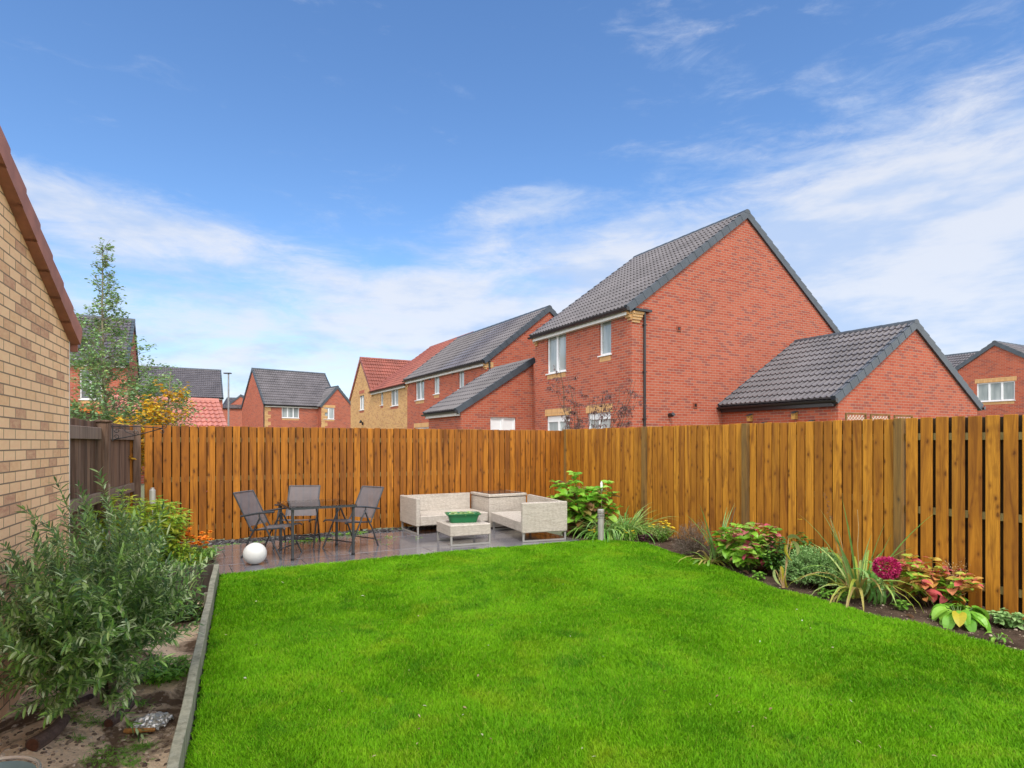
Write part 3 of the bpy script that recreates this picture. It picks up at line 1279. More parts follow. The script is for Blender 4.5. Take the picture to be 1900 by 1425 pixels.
def W_(wall, a0, a1, z0, z1, **k):
    d = {'wall': wall, 'a': (min(a0, a1), max(a0, a1)), 'z': (z0, z1)}
    d.update(k)
    return d


def downpipe(root, loc, ang, x, y, z0, z1):
    mb = MB()
    p = Vector((x, y, z0))
    mb.tube([(x, y, z0), (x, y, z1 - .25), (x - .02, y, z1)], .036, .036, 10)
    z = z0 + .6
    while z < z1:
        mb.box((x - .05, y - .045, z), (x + .05, y + .045, z + .03))
        z += 1.3
    mb.build('downpipe', MAT['black_plastic'], root, loc, ang)


# --- main house
MA = Vector((-.4765, .879, 0))
MBD = Vector((.879, .4765, 0))
mang = math.atan2(.4765, .879)
MO = Vector((3.54, 16.7, 0)) - MBD * .30


def spanA(O, D, p0, p1):
    return s_on(p0, O, D), s_on(p1, O, D)


main = thing('brick_house', 'large red brick house with dark tiled roof and a black downpipe at its near corner', 'house', (MO.x, MO.y, .35))
wa, wb, wc, wd = spanA(MO, MA, 1134, 1112), spanA(MO, MA, 1050, 1015), spanA(MO, MA, 1057, 1014), spanA(MO, MA, 1133, 1090)
wins = [W_('x0', wa[0], wa[1], 4.16, 5.20, bars=1, head=None),
        W_('x0', wb[0], wb[1], 3.92, 5.20, bars=2, head=None),
        W_('x0', wc[0], wc[1], .45, 2.50, bars=2, sill=False, sillcourse=False, name='patio_door', door=True),
        W_('x0', wd[0], wd[1], .45, 2.50, bars=2, sill=False, sillcourse=False, door=True, name='patio_door')]
loc = block(main, MO, mang, 9.02, s_on(993.5, MO, MA), 5.38, 3.30, MAT['red_brick'], MAT['roof_dark'], MAT['verge_dark'], wins=wins, gut=('x0', 'xW'))
downpipe(main, loc, mang, .42, -.05, .35, 5.3)
mb = MB()
mb.box((.02, -.15, 5.215), (.60, -.006, 5.28))
mb.build('gutter_return', MAT['black_plastic'], main, loc, mang)
mb = MB()
for k in range(4):
    mb.box((-.002, -.10 + k * .022, 5.21 - (k + 1) * .075), (.36 - .03 * k, -.005, 5.208 - k * .075))
mb.build('corbel', MAT['sand_brick'], main, loc, mang, uv=True)
for a, z in ((1.72, 4.88), (2.36, 2.70)):
    mb = MB()
    mb.box((a - .09, -.012, z - .09), (a + .09, .02, z + .09))
    mb.box((a - .07, -.03, z - .07), (a - .05, -.012, z + .07))
    mb.box((a + .05, -.03, z - .07), (a + .07, -.012, z + .07))
    mb.box((a - .05, -.03, z + .05), (a + .05, -.012, z + .07))
    mb.box((a - .05, -.03, z - .07), (a + .05, -.012, z - .05))
    vg = mb.build('vent_grille', MAT['terra_vent'], main, loc, mang)
    mb = MB()
    mb.lathe([(.036, 0), (.036, .02)], 12, (0, 0, 0), Matrix.Translation((a, -.014, z)) @ Matrix.Rotation(R(90), 4, 'X'))
    mb.build('vent_opening', MAT['black_plastic'], vg)
mb = MB()
mb.tube([(1.36, 0, 2.40), (1.36, -.12, 2.39), (1.36, -.17, 2.42)], .055, .06, 12)
mb.build('flue', MAT['black_plastic'], main, loc, mang)

# --- garage on the right
GO = Vector((.539 * 15, 15.0, 0))
gar = thing('brick_garage', 'red brick garage with shiny dark pantile roof behind the right fence', 'garage', (GO.x, GO.y, .35))
block(gar, GO, mang, 6.75, 3.66, 2.76, 2.10, MAT['red_brick2'], MAT['roof_dark'], MAT['verge_dark'], gut=('x0', 'xW'), fascia_mat='black_plastic', corbel=False, over=.20)

# --- lean-to garage between the houses
LO = Vector((-1.72, 20.38, 0))
lean = thing('brick_garage', 'red brick lean-to garage with a white door left of the large house', 'garage', (LO.x, LO.y, .35))
d0, d1 = spanA(LO, MBD, 910, 957)
block(lean, LO, mang, 2.84, 3.06, 2.78, 1.80, MAT['red_brick2'], MAT['roof_dark'], MAT['verge_dark'], mono=1, gut=('x0',), corbel=False, wins=[W_('y0', d0, d1, .40, 2.50, bars=2, sill=False, head=None, sillcourse=False, name='white_door', mat_pane='upvc')], ridge_tiles=False)

# --- second house
A2 = Vector((-.5075, .8616, 0))
B2 = Vector((.8616, .5075, 0))
a2 = math.atan2(B2.y, B2.x)
O2 = Vector((-1.01, 24.25, 0))
h2 = thing('brick_house', 'red brick house with grey tiled roof between the sandy house and the lean-to garage', 'house', (O2.x, O2.y, .35))
def zr(py0, py1, s, O, D):
    Y = O.y + D.y * s
    return h_at(py1, Y), h_at(py0, Y)
wins = []
for (p0, p1, t0, t1, n) in ((851, 861, 682, 722, 1), (805, 815, 694, 731, 1), (771, 787, 700, 742, 2)):
    a, b = spanA(O2, A2, p0, p1)
    z0, z1 = zr(t0, t1, (a + b) / 2, O2, A2)
    wins.append(W_('x0', a, b, z0, min(z1, 4.88), bars=n, head=None))
a, b = spanA(O2, A2, 769, 796)
wins.append(W_('x0', a, b, .5, 2.38, bars=2, sillcourse=False))
block(h2, O2, a2, 6.0, 8.9, 4.98, 2.35, MAT['red_brick2'], MAT['roof_dark'], MAT['verge_dark'], wins=wins, far=True)
loc2 = Vector((0, 0, -.35))
downpipe(h2, loc2, a2, .10, -.05, .35, 4.9)
for px, py in ((841, 691), (798, 702)):
    mb = MB()
    s = s_on(px, O2, A2)
    z = h_at(py, O2.y + A2.y * s)
    mb.box((-.03, s - .09, z - .09), (.02, s + .09, z + .09))
    mb.build('vent_grille', MAT['black_plastic'], h2, loc2, a2)

# --- sandy house with the red roof
O3 = Vector((-.1729 * 33.9, 33.9, 0))
h3 = thing('brick_house', 'sandy yellow brick house with red tiled roof and a gabled wing', 'house', (O3.x, O3.y, .35))
wins = []
for (p0, p1, t0, t1, n) in ((725, 739, 722, 753, 2), (706, 711, 726, 752, 1)):
    a, b = spanA(O3, A2, p0, p1)
    z0, z1 = zr(t0, t1, (a + b) / 2, O3, A2)
    wins.append(W_('x0', a, b, z0, z1, bars=n, head=None, headmat='soldier_red'))
s691 = s_on(691, O3, A2)
s650 = s_on(650.5, O3, A2)
block(h3, O3, a2, 8.2, s691, 5.0, 3.1, MAT['sand_brick'], MAT['roof_red'], MAT['roof_red'], wins=wins, far=True, corbel='plain')
mb = MB()
mb.box((-.006, -.02, .35), (.5, .012, 4.98))
mb.build('quoin', MAT['dark_sand_brick'], h3, Vector((0, 0, -.35)), a2, uv=True)
# wing: ridge runs along B, gable in the same front plane
OW = O3 + A2 * s650
wW = s650 - s691
a, b = spanA(OW, -A2, 667, 675.5)
z0, z1 = zr(730, 760.5, 3.0, OW, -A2)
yA = math.atan2(-A2.y, -A2.x)
block(h3, OW, yA, wW, 7.0, 4.85, 2.55, MAT['sand_brick'], MAT['roof_red'], MAT['roof_red'], wins=[W_('y0', a, b, z0, z1, bars=2, headmat='soldier_red')], gut=(), far=True, corbel=False)
# security light on the wall
mb = MB()
s = s_on(674, OW, -A2)
z = h_at(786, OW.y - A2.y * s)
mb.box((s - .05, -.10, z - .1), (s + .05, .0, z + .1))
mb.lathe([(.05, 0), (.12, .1), (.12, .13)], 10, (0, 0, 0), Matrix.Translation((s, -.1, z + .1)) @ Matrix.Rotation(R(70), 4, 'X'))
mb.build('wall_lamp', MAT['black_plastic'], h3, OW - O3 + Vector((0, 0, -.35)), yA)

# --- far house with dark roof (centre-left)
A4 = Vector((-.625, .781, 0)).normalized()
B4 = Vector((.781, .625, 0)).normalized()
O4n = Vector((-.41 * 51, 51.0, 0))
W4 = s_on(449, O4n, A4)
O4 = O4n + A4 * W4
h4 = thing('brick_house', 'distant red brick house with dark roof, beside the street lamp', 'house', (O4n.x, O4n.y, .35))
y4 = math.atan2(-A4.y, -A4.x)
L4 = s_on(584, O4n, B4)
Y4m = O4n.y + B4.y * 3
aw, bw_ = spanA(O4n, B4, 523, 555)
z0, z1 = h_at(776, O4n.y + B4.y * 3), h_at(755.5, O4n.y + B4.y * 3)
block(h4, O4, y4, W4, L4 + 2.2, 4.95, 3.2 * 1.0, MAT['red_brick'], MAT['roof_dark'], MAT['verge_dark'], wins=[W_('xW', aw, bw_, z0, z1, bars=3)], gut=('xW',), far=True, corbel=False)
mb = MB()
for k in range(60):
    z = .35 + k * .075 * 1.0
    if z > 4.85:
        break
l4 = O4 - O4n + Vector((0, 0, -.35))
for k in range(15):
    z = .4 + k * .3
    w = .55 if k % 2 else .32
    mb.box((W4 - .02, .0, z), (W4 + .004, w, z + .3))
mb.build('quoin', MAT['sand_brick'], h4, l4, y4, uv=True)
downpipe(h4, l4, y4, W4 + .05, -.03, .35, 4.9)
# wing to the right
OWg = O4n + B4 * s_on(590, O4n, B4) - A4 * .8
ang4 = math.atan2(B4.y, B4.x)
Wg = s_on(655, OWg, B4)
aw, bw_ = spanA(OWg, B4, 600, 620.5)
Yg = OWg.y + B4.y * 1.5
block(h4, OWg, ang4, Wg, 6.5, h_at(752, OWg.y), h_at(720, OWg.y + 2) - h_at(752, OWg.y), MAT['red_brick'], MAT['roof_dark'], MAT['verge_dark'], wins=[W_('y0', aw, bw_, h_at(778, Yg), h_at(757, Yg), bars=2)], gut=(), far=True, corbel=False)
mb = MB()
for k in range(15):
    z = .4 + k * .3
    w = .55 if k % 2 else .32
    mb.box((0, -.004, z), (w, .02, min(z + .3, 4.7)))
mb.build('quoin', MAT['sand_brick'], h4, OWg - O4n + Vector((0, 0, -.35)), ang4, uv=True)

# --- more distant gables left of it
O5 = Vector(((405 - CX) / F * 78, 78, 0))
h5 = thing('brick_house', 'farthest small red brick gable seen between the lamp post and the pink roof', 'house', (O5.x, O5.y, .35))
block(h5, O5, R(14), 5.4, 8, h_at(765, 78), h_at(734, 79) - h_at(765, 78), MAT['red_brick'], MAT['roof_dark'], MAT['verge_dark'], gut=(), far=True, corbel=False)
O5b = Vector(((432 - CX) / F * 84, 84, 0))
block(h5, O5b, R(14 - 90), 7, 6, h_at(762, 84), h_at(742.5, 84) - h_at(762, 84), MAT['red_brick'], MAT['roof_dark'], MAT['verge_dark'], gut=(), far=True, corbel=False)

# --- dark roof and pink roof at the left
def front_roof_block(root, pxr, Yr, Bv, L, W, eave, rise, brick, roof, verge, wins=(), **k):
    """block whose front eaves wall faces the camera; right end of that wall at pixel pxr, depth Yr"""
    Pr = Vector(((pxr - CX) / F * Yr, Yr, 0))
    Bv = Vector((Bv[0], Bv[1], 0)).normalized()
    Av = Vector((-Bv.y, Bv.x, 0))
    O = Pr - Bv * L + Av * W
    ang = math.atan2(-Av.y, -Av.x)
    block(root, O, ang, W, L, eave, rise, brick, roof, verge, wins=wins, gut=('xW',), **k)
    return Pr - Bv * L, Bv, O, ang


h6 = thing('brick_house', 'distant house showing only its dark grey roof above the pink roof', 'house', (-30, 58, .35))
front_roof_block(h6, 413, 57, (.88, .475), 9, 8.0, h_at(737, 57), 2.9, MAT['red_brick'], MAT['roof_dark'], MAT['verge_dark'], far=True, corbel=False)
h6b = thing('tiled_garage', 'low garage with pink terracotta tiled roof behind the left end of the fence', 'garage', (-12, 22, .35))
front_roof_block(h6b, 424, 19.9, (.83, .55), 3.2, 5.6, 1.75, 1.36, MAT['red_brick'], MAT['roof_pink'], MAT['roof_pink'], corbel=False, far=True, fascia_mat=None)

# --- left background house behind the tree
h7 = thing('brick_house', 'red brick house with dark roof and white window behind the tall thin tree', 'house', (-19, 27, .35))
Bv = Vector((.88, .475, 0)).normalized()
Pr = Vector(((236 - CX) / F * 27.8, 27.8, 0))
Ow = Pr - Bv * 9
a, b = spanA(Ow, Bv, 148, 189)
a1_, b1_ = spanA(Ow, Bv, 90, 125)
zz0, zz1 = h_at(741, 27), h_at(686, 27)
front_roof_block(h7, 236, 27.8, (.88, .475), 9, 7.6, 5.3, 3.3 * .78, MAT['red_brick'], MAT['roof_dark'], MAT['verge_dark'], wins=[W_('xW', a, b, zz0, zz1, bars=2, mat_pane='pane_dark')], far=True, corbel=False)

# shed with an orange edge behind the weathered fence
sh = thing('garden_shed', 'brown shed with a bright orange roof edge behind the weathered fence', 'shed', (-12.5, 15.5, .35))
c0, c1 = pt(105, 749, 15.2), pt(216, 768, 16.6)
mb = MB()
dx = (c1 - c0)
back = Vector((-.35, .94, 0)) * 2.2
for off, z in ((Vector((0, 0, -.04)), 0),):
    a, b = c0 + off, c1 + off
    vs = [a, b, b + back, a + back, a + Vector((0, 0, -2.2)), b + Vector((0, 0, -2.0)), b + back + Vector((0, 0, -2.0)), a + back + Vector((0, 0, -2.2))]
    mb.add([v - sh.location for v in vs], [(0, 1, 2, 3), (4, 5, 1, 0), (5, 6, 2, 1), (6, 7, 3, 2), (7, 4, 0, 3), (7, 6, 5, 4)])
mb.build('wall', plain('brown_shed_boards', (.13, .055, .035), .7, 0, .2, 2), sh)
mb = MB()
mb.bar(c0 - sh.location + Vector((0, -.03, -.03)), c1 - sh.location + Vector((0, -.03, -.03)), .06, .12)
mb.build('roof_edge', plain('orange_edge', (.80, .22, .04), .5), sh)

# --- right far house
Ax = MA.copy()
O8 = Vector(((1726 - CX) / F * 35, 35, 0))
h8 = thing('brick_house', 'red brick house with a triple white window beyond the garage at far right', 'house', (O8.x, O8.y, .35))
y8 = math.atan2(-Ax.y, -Ax.x)
s_ap = s_on(1846, O8, -Ax)
a, b = spanA(O8, -Ax, 1812, 1883)
Yw = O8.y - Ax.y * (a + b) / 2
Yap = O8.y - Ax.y * s_ap
ev8 = h_at(700, O8.y) - .55
block(h8, O8, y8, 2 * s_ap, 7.0, ev8, h_at(633, Yap) - ev8 - .1, MAT['red_brick2'], MAT['roof_dark'], MAT['verge_dark'], wins=[W_('y0', a, b, h_at(744, Yw), h_at(709, Yw), bars=3)], gut=('x0',), far=True, corbel=False)
O8b = O8 + Vector((.879, .4765, 0)) * 2.5
block(h8, O8b, mang, 7.5, 7.0, ev8, h_at(661, O8b.y + 3.5) - ev8, MAT['red_brick2'], MAT['roof_dark'], MAT['verge_dark'], gut=(), far=True, corbel=False)

# --- left buff brick house
def left_house():
    root = thing('buff_brick_house', 'buff brick gable wall with terracotta verge tiles at the left edge', 'house', (HW0.x, HW0.y, 0))
    ang = math.atan2(HDIR.y, HDIR.x)
    # wall in local x (towards camera) , outward normal = local +y
    L = 8.5
    # eave at corner: rake underside in px (136,632) ; at px 0 about y 235
    e0 = h_at(618, HW0.y)
    s0 = s_on(0, HW0, HDIR)
    z0 = h_at(322, HW0.y + HDIR.y * s0)
    slope = (z0 - e0) / s0
    mb = MB()
    zb = -.6
    apx = 4.3
    vs = [(0, 0, zb), (L, 0, zb), (L, 0, e0), (apx, 0, e0 + slope * apx), (0, 0, e0)]
    vs2 = [(x, -5.0, z) for x, y, z in vs]
    mb.add(vs, [(0, 1, 2, 3, 4)])
    mb.add(vs2, [(4, 3, 2, 1, 0)])
    mb.add([vs[0], vs[4], vs2[4], vs2[0]], [(0, 1, 2, 3)])
    mb.add([vs[1], vs[2], vs2[2], vs2[1]], [(3, 2, 1, 0)])
    mb.build('wall', MAT['buff_brick'], root, None, ang, uv=True)
    th = math.atan(slope)
    dn = Vector((-math.cos(th), 0, -math.sin(th)))
    nn = Vector((-math.sin(th), 0, math.cos(th)))
    ridge = Vector((apx, 0, e0 + slope * apx + .10))
    S = apx / math.cos(th) + .10
    n = round(S / .345)
    stp = S / n
    vm = MB()
    for k in range(n):
        p0, p1 = ridge + dn * (k * stp - .01), ridge + dn * ((k + 1) * stp + .025)
        m = 6
        vs, fs = [], []
        for p, r in ((p0, .030), (p1, .100)):
            # side skirt then rounded top
            sec = [(-.02, -.16), (.075, -.16), (.078, -.02)]
            for j in range(m):
                t = j / (m - 1) * math.pi / 2
                sec.append((.0 + (.078) * math.cos(t), -.02 + r * math.sin(t)))
            sec.append((-.10, -.02 + r))
            for yy, dd in sec:
                q = p + nn * dd
                vs.append((q.x, yy + (0.004 if p is p1 else 0), q.z))
        c = len(vs) // 2
        for j in range(c):
            j2 = (j + 1) % c
            fs.append((j, j2, c + j2, c + j))
        fs += [tuple(range(c - 1, -1, -1)), tuple(range(c, 2 * c))]
        vm.add(vs, fs)
    vm.build('verge', MAT['verge_terra'], root, None, ang)
    rm = MB()
    slope_mesh(rm, ridge + Vector((0, -5.0, 0)), Vector((0, 1, 0)), dn, nn, 4.92, S, samp=4)
    a, b = ridge + dn * 0 + Vector((0, -5, -.08)), ridge + dn * S + Vector((0, -5, -.08))
    rm.add([a, b, b + Vector((0, 4.95, 0)), a + Vector((0, 4.95, 0))], [(0, 1, 2, 3)])
    dn2, nn2 = Vector((-dn.x, 0, dn.z)), Vector((-nn.x, 0, nn.z))
    slope_mesh(rm, ridge + Vector((0, -5.0, 0)), Vector((0, 1, 0)), dn2, nn2, 4.92, S, samp=4)
    rm.build('roof', MAT['roof_red'], root, None, ang)
    # gutter end and white fascia end
    end = ridge + dn * S
    gm = MB()
    gm.box((end.x - .085, -4.9, end.z - .17), (end.x - .0, .045, end.z - .075))
    gm.build('gutter', MAT['black_plastic'], root, None, ang)
    fm = MB()
    fm.box((end.x + .0, -4.9, end.z - .22), (end.x + .03, .05, end.z - .05))
    fm.build('fascia', MAT['verge_terra'], root, None, ang)
    # trim strip at the corner
    cm = MB()
    cm.box((-.012, -.03, -.3), (-.001, .004, e0 - .02))
    cm.build('corner_trim', MAT['white_fascia'], root, None, ang)


left_house()

# ------------------------------------------------------------------ raised bed boards
def raised_bed():
    root = thing('raised_bed', 'weathered grey-green timber boards edging the sandy bed beside the lawn', 'raised bed', (BED_FAR.x, BED_FAR.y, 0), math.atan2(BED_DIR.y, BED_DIR.x))
    # local x towards camera, local y to the right (lawn side is -y?)
    lat = Vector((-BED_DIR.y, BED_DIR.x, 0))
    x = 0.0
    segs = [(0, 2.05), (2.055, 4.1), (4.105, 6.3)]
    for (a, b) in segs:
        mb = MB()
        vs = []
        n = 8
        for i in range(n + 1):
            xx = a + (b - a) * i / n
            P = BED_FAR + BED_DIR * xx
            t = g(P.x, P.y) + .150 + .006 * math.sin(xx * 3)
            w = .003 * math.sin(xx * 5.3)
            for y_, z_ in ((0 + w, -.55), (.056 + w, -.55), (.056 + w, t - .004), (.052 + w, t), (.004 + w, t), (0 + w, t - .004)):
                vs.append((xx, y_, z_))
        fs = []
        for i in range(n):
            for j in range(6):
                j2 = (j + 1) % 6
                fs.append((i * 6 + j, (i + 1) * 6 + j, (i + 1) * 6 + j2, i * 6 + j2))
        fs += [(0, 1, 2, 3, 4, 5), tuple(n * 6 + k for k in (5, 4, 3, 2, 1, 0))]
        mb.add(vs, fs)
        mb.build('side_board', MAT['sleeper'], root)
    mb = MB()
    mb.cbox((-.042, -1.5, -.6), (-.002, .045, .145), .004)
    mb.build('end_board', MAT['bed_end'], root)
    mb = MB()
    mb.cbox((.9, -.05, -.5), (.95, -.003, .02), .004)
    mb.build('stake', MAT['sleeper'], root)


MAT['bed_end'] = woodmat('dark_wet_bed_board', (.075, .062, .052), (.10, .082, .066), (.035, .028, .025), .6, .7, .3, (.17, .15, .12), False)
raised_bed()

# ------------------------------------------------------------------ furniture
def wicker():
    t = NT('pale_woven_rattan')
    uv = t.new('ShaderNodeUVMap').outputs[0]
    b = t.new('ShaderNodeTexBrick', {'Scale': 1.0, 'Mortar Size': .0022, 'Mortar Smooth': .6, 'Brick Width': .036, 'Row Height': .0125, 'Color1': (.52, .46, .39, 1), 'Color2': (.68, .62, .545, 1), 'Mortar': (.17, .145, .12, 1)})
    t.l.new(uv, b.inputs['Vector'])
    n = t.noise(t.mapping(uv, (3, 28, 1)), 1.0, 3)
    n2 = t.noise(t.mapping(uv, (26, 2, 1)), 1.0, 3)
    col = t.mix(t.maprange(n, .5, .68, 0, .35), b.outputs['Color'], (.26, .225, .19))
    col = t.mix(t.maprange(n2, .56, .70, 0, .3), col, (.24, .205, .175))
    t.bump(b.outputs['Fac'], -.5, .003)
    return t.base(col, .55, 0, .35)


MAT['wicker'] = wicker()
MAT['steel'] = plain('brushed_steel', (.50, .48, .45), .38, .45, .08)
MAT['grey_metal'] = plain('grey_painted_metal', (.33, .32, .30), .45, .2, .06)
MAT['dark_metal'] = plain('anthracite_metal', (.055, .058, .065), .35, .3, .1)


def slingmat():
    t = NT('grey_sling_mesh')
    n = t.noise(t.tc(), 9, 4)
    col = t.mix(n, (.10, .095, .105), (.155, .145, .155))
    t.base(col, .6, 0, .3)
    tr = t.new('ShaderNodeBsdfTransparent')
    mx = t.new('ShaderNodeMixShader', {0: .14})
    t.l.new(t.p.outputs[0], mx.inputs[1])
    t.l.new(tr.outputs[0], mx.inputs[2])
    t.l.new(mx.outputs[0], t.out.inputs[0])
    return t.m


MAT['sling'] = slingmat()


def tabglass():
    t = NT('smoked_table_glass')
    t.base((.16, .15, .15), .03, 0, .8)
    tr = t.new('ShaderNodeBsdfTransparent', {'Color': (.62, .60, .58, 1)})
    fr = t.new('ShaderNodeFresnel', {'IOR': 1.6})
    gl = t.new('ShaderNodeBsdfGlossy', {'Roughness': .02, 'Color': (1, 1, 1, 1)})
    mx = t.new('ShaderNodeMixShader')
    t.l.new(t.math('ADD', fr.outputs[0], .03), mx.inputs[0])
    t.l.new(tr.outputs[0], mx.inputs[1])
    t.l.new(gl.outputs[0], mx.inputs[2])
    t.l.new(mx.outputs[0], t.out.inputs[0])
    return t.m


MAT['tabglass'] = tabglass()
SO = gnd(772.6, 993.7)


def skid(root, x0, y0, x1, y1, h):
    """a U-shaped square-tube foot frame from (x0,y0) to (x1,y1), height h"""
    mb = MB()
    w = .028
    d = Vector((x1 - x0, y1 - y0, 0)).normalized()
    mb.box((x0 - w / 2, y0 - w / 2, w), (x0 + w / 2, y0 + w / 2, h))
    mb.box((x1 - w / 2, y1 - w / 2, w), (x1 + w / 2, y1 + w / 2, h))
    mb.box((min(x0, x1) - w / 2, min(y0, y1) - w / 2, .004), (max(x0, x1) + w / 2, max(y0, y1) + w / 2, w))
    mb.build('foot_frame', MAT['grey_metal'], root)


def sofa(label, origin, ang, L, D, H=.64, arm='left'):
    """two-seat rattan base: local x along the seat, y towards the back; arm panel at x=0 or x=L"""
    root = thing('rattan_sofa', label, 'sofa', origin, ang, 'pieces of the pale rattan lounge set')
    t = .075
    zb, zs = .155, .325
    mb = MB()
    ax0, ax1 = (0, t) if arm == 'left' else (L - t, L)
    mb.cbox((ax0, 0, zb - .005), (ax1, D, H), .012)
    mb.build('armrest', MAT['wicker'], root, uv=True)
    sx0, sx1 = (t + .002, L) if arm == 'left' else (0, L - t - .002)
    mb = MB()
    mb.cbox((sx0, .012, zb), (sx1, D - t - .004, zs), .012)
    mb.build('seat', MAT['wicker'], root, uv=True)
    mb = MB()
    # back, lightly reclined at the top
    y0, y1 = D - t, D
    vs = [(sx0, y0, zb), (sx1, y0, zb), (sx1, y1, zb), (sx0, y1, zb), (sx0, y0 + .01, H - .01), (sx1, y0 + .01, H - .01), (sx1, y1, H - .01), (sx0, y1, H - .01)]
    mb.add(vs, [(0, 3, 2, 1), (4, 5, 6, 7), (0, 1, 5, 4), (1, 2, 6, 5), (2, 3, 7, 6), (3, 0, 4, 7)])
    mb.build('backrest', MAT['wicker'], root, uv=True)
    skid(root, ax0 + t / 2 if arm == 'left' else ax1 - t / 2, .03, ax0 + t / 2 if arm == 'left' else ax1 - t / 2, D - .03, zb)
    e = L - .05 if arm == 'left' else .05
    skid(root, e, .05, e, D - .03, zb)
    return root


sofa('pale rattan sofa along the back fence with its arm panel on the left', SO, ANG + R(0), 1.40, .86)
# second sofa: its arm end faces the camera, its back to the border
S2 = gnd(969.5, 1007.4)
S2b = gnd(1038, 997.9)
d2 = (Vector((-.427, 11.24, 0)) - S2)
d2 = Vector((d2.x, d2.y, 0)).normalized()
# local x runs from the far end to the arm (towards camera); y towards the back (right)
ax = -d2
Ls2 = 1.58
o2 = S2 - ax * Ls2
sofa('pale rattan sofa standing end-on with its arm panel nearest the lawn', Vector((o2.x, o2.y, 0)), math.atan2(ax.y, ax.x), Ls2, .80, .64, 'right')
# storage box in the corner
BX = SO + E1 * 1.47 + E2 * .10
bxr = thing('storage_box', 'square rattan corner box with a glass top between the two sofas', 'storage box', BX, ANG, 'pieces of the pale rattan lounge set')
mb = MB()
mb.cbox((0, 0, .02), (.80, .78, .575), .01)
mb.build('body', MAT['wicker'], bxr, uv=True)
mb = MB()
mb.cbox((-.012, -.012, .585), (.812, .792, .64), .01)
mb.build('lid', MAT['wicker'], bxr, uv=True)
mb = MB()
mb.cbox((.05, .05, .6405), (.75, .73, .646), .002)
mb.build('glass_top', plain('dark_glass_top', (.05, .05, .055), .05, 0, .1, 2, 0, .9), bxr)
# coffee table
CT = gnd(835.8, 1014.7)
ctr = thing('coffee_table', 'low square rattan coffee table on metal skid legs, carrying the green tub', 'coffee table', CT, math.atan2(.40, .84), 'pieces of the pale rattan lounge set')
mb = MB()
mb.cbox((0, 0, .15), (.68, .68, .325), .012)
mb.build('tabletop', MAT['wicker'], ctr, uv=True)
for x in (.03, .65):
    pass
skid(ctr, .02, .02, .66, .02, .15)
skid(ctr, .02, .66, .66, .66, .15)


# green tub of cuttings
def tub():
    P = CT + Vector((.84, .40, 0)).normalized() * .34 + Vector((-.40, .84, 0)).normalized() * .36
    root = thing('plastic_tub', 'dark green plastic tub of leafy cuttings on the low rattan table', 'tub', (P.x, P.y, .327), math.atan2(.40, .84) - R(14))
    mb = MB()

    def ring(hx, hy, z, r=.05, n=5):
        out = []
        for cx_, cy_, a0 in ((hx - r, hy - r, 0), (-hx + r, hy - r, 90), (-hx + r, -hy + r, 180), (hx - r, -hy + r, 270)):
            for k in range(n):
                t = R(a0 + 90 * k / (n - 1))
                out.append((cx_ + r * math.cos(t), cy_ + r * math.sin(t), z))
        return out
    rings = [ring(.21, .13, .0), ring(.25, .165, .125), ring(.275, .19, .125), ring(.28, .195, .14), ring(.25, .165, .142), ring(.205, .125, .012)]
    vs = sum(rings, [])
    n = len(rings[0])
    fs = []
    for r in range(len(rings) - 1):
        for j in range(n):
            j2 = (j + 1) % n
            fs.append((r * n + j, r * n + j2, (r + 1) * n + j2, (r + 1) * n + j))
    fs.append(tuple(range(n - 1, -1, -1)))
    fs.append(tuple(range(5 * n, 6 * n)))
    mb.add(vs, fs)
    mb.build('tub', plain('green_plastic', (.006, .15, .05), .35, 0, .1), root, smooth=False)
    mb = MB()
    for _ in range(90):
        x, y = random.uniform(-.19, .19), random.uniform(-.11, .11)
        a = random.uniform(0, 6.28)
        mb.leaf((x, y, random.uniform(.09, .15)), (math.cos(a), math.sin(a), random.uniform(-.1, .5)), random.uniform(.05, .10), random.uniform(.03, .05), shape='broad', n=3)
    o = mb.build('leafy_cuttings', leafmat('pale_cuttings', [(.20, .36, .07), (.42, .55, .22), (.55, .65, .38)], .5, .3), None, root.location)
    tag(o, 'heap of pale green leafy cuttings inside the green tub', 'cuttings')


tub()


# dining table
def dining_table():
    fl, fr_ = gnd(543, 1040), gnd(655.4, 1029.5)
    d = (fr_ - fl)
    a = math.atan2(d.y, d.x)
    L = d.length
    root = thing('dining_table', 'square glass-topped garden table with dark grey metal legs', 'table', fl, a)
    D = .94
    H = .72
    for x, y in ((0, 0), (L, 0), (0, D), (L, D)):
        mb = MB()
        mb.cbox((x - .018, y - .018, .02), (x + .018, y + .018, H - .03), .004)
        lg = mb.build('leg', MAT['dark_metal'], root)
        mb = MB()
        mb.lathe([(.024, 0), (.026, .02), (.024, .03)], 10, (x, y, 0))
        mb.build('foot_cap', MAT['black_plastic'], lg)
    mb = MB()
    for p, q in (((-.03, -.03), (L + .03, -.03)), ((-.03, D + .03), (L + .03, D + .03)), ((-.03, -.03), (-.03, D + .03)), ((L + .03, -.03), (L + .03, D + .03))):
        mb.bar((p[0], p[1], H - .016), (q[0], q[1], H - .016), .03, .028)
    mb.build('top_frame', MAT['dark_metal'], root)
    mb = MB()
    mb.cbox((-.045, -.045, H), (L + .045, D + .045, H + .006), .002)
    mb.build('glass_top', MAT['tabglass'], root)


dining_table()


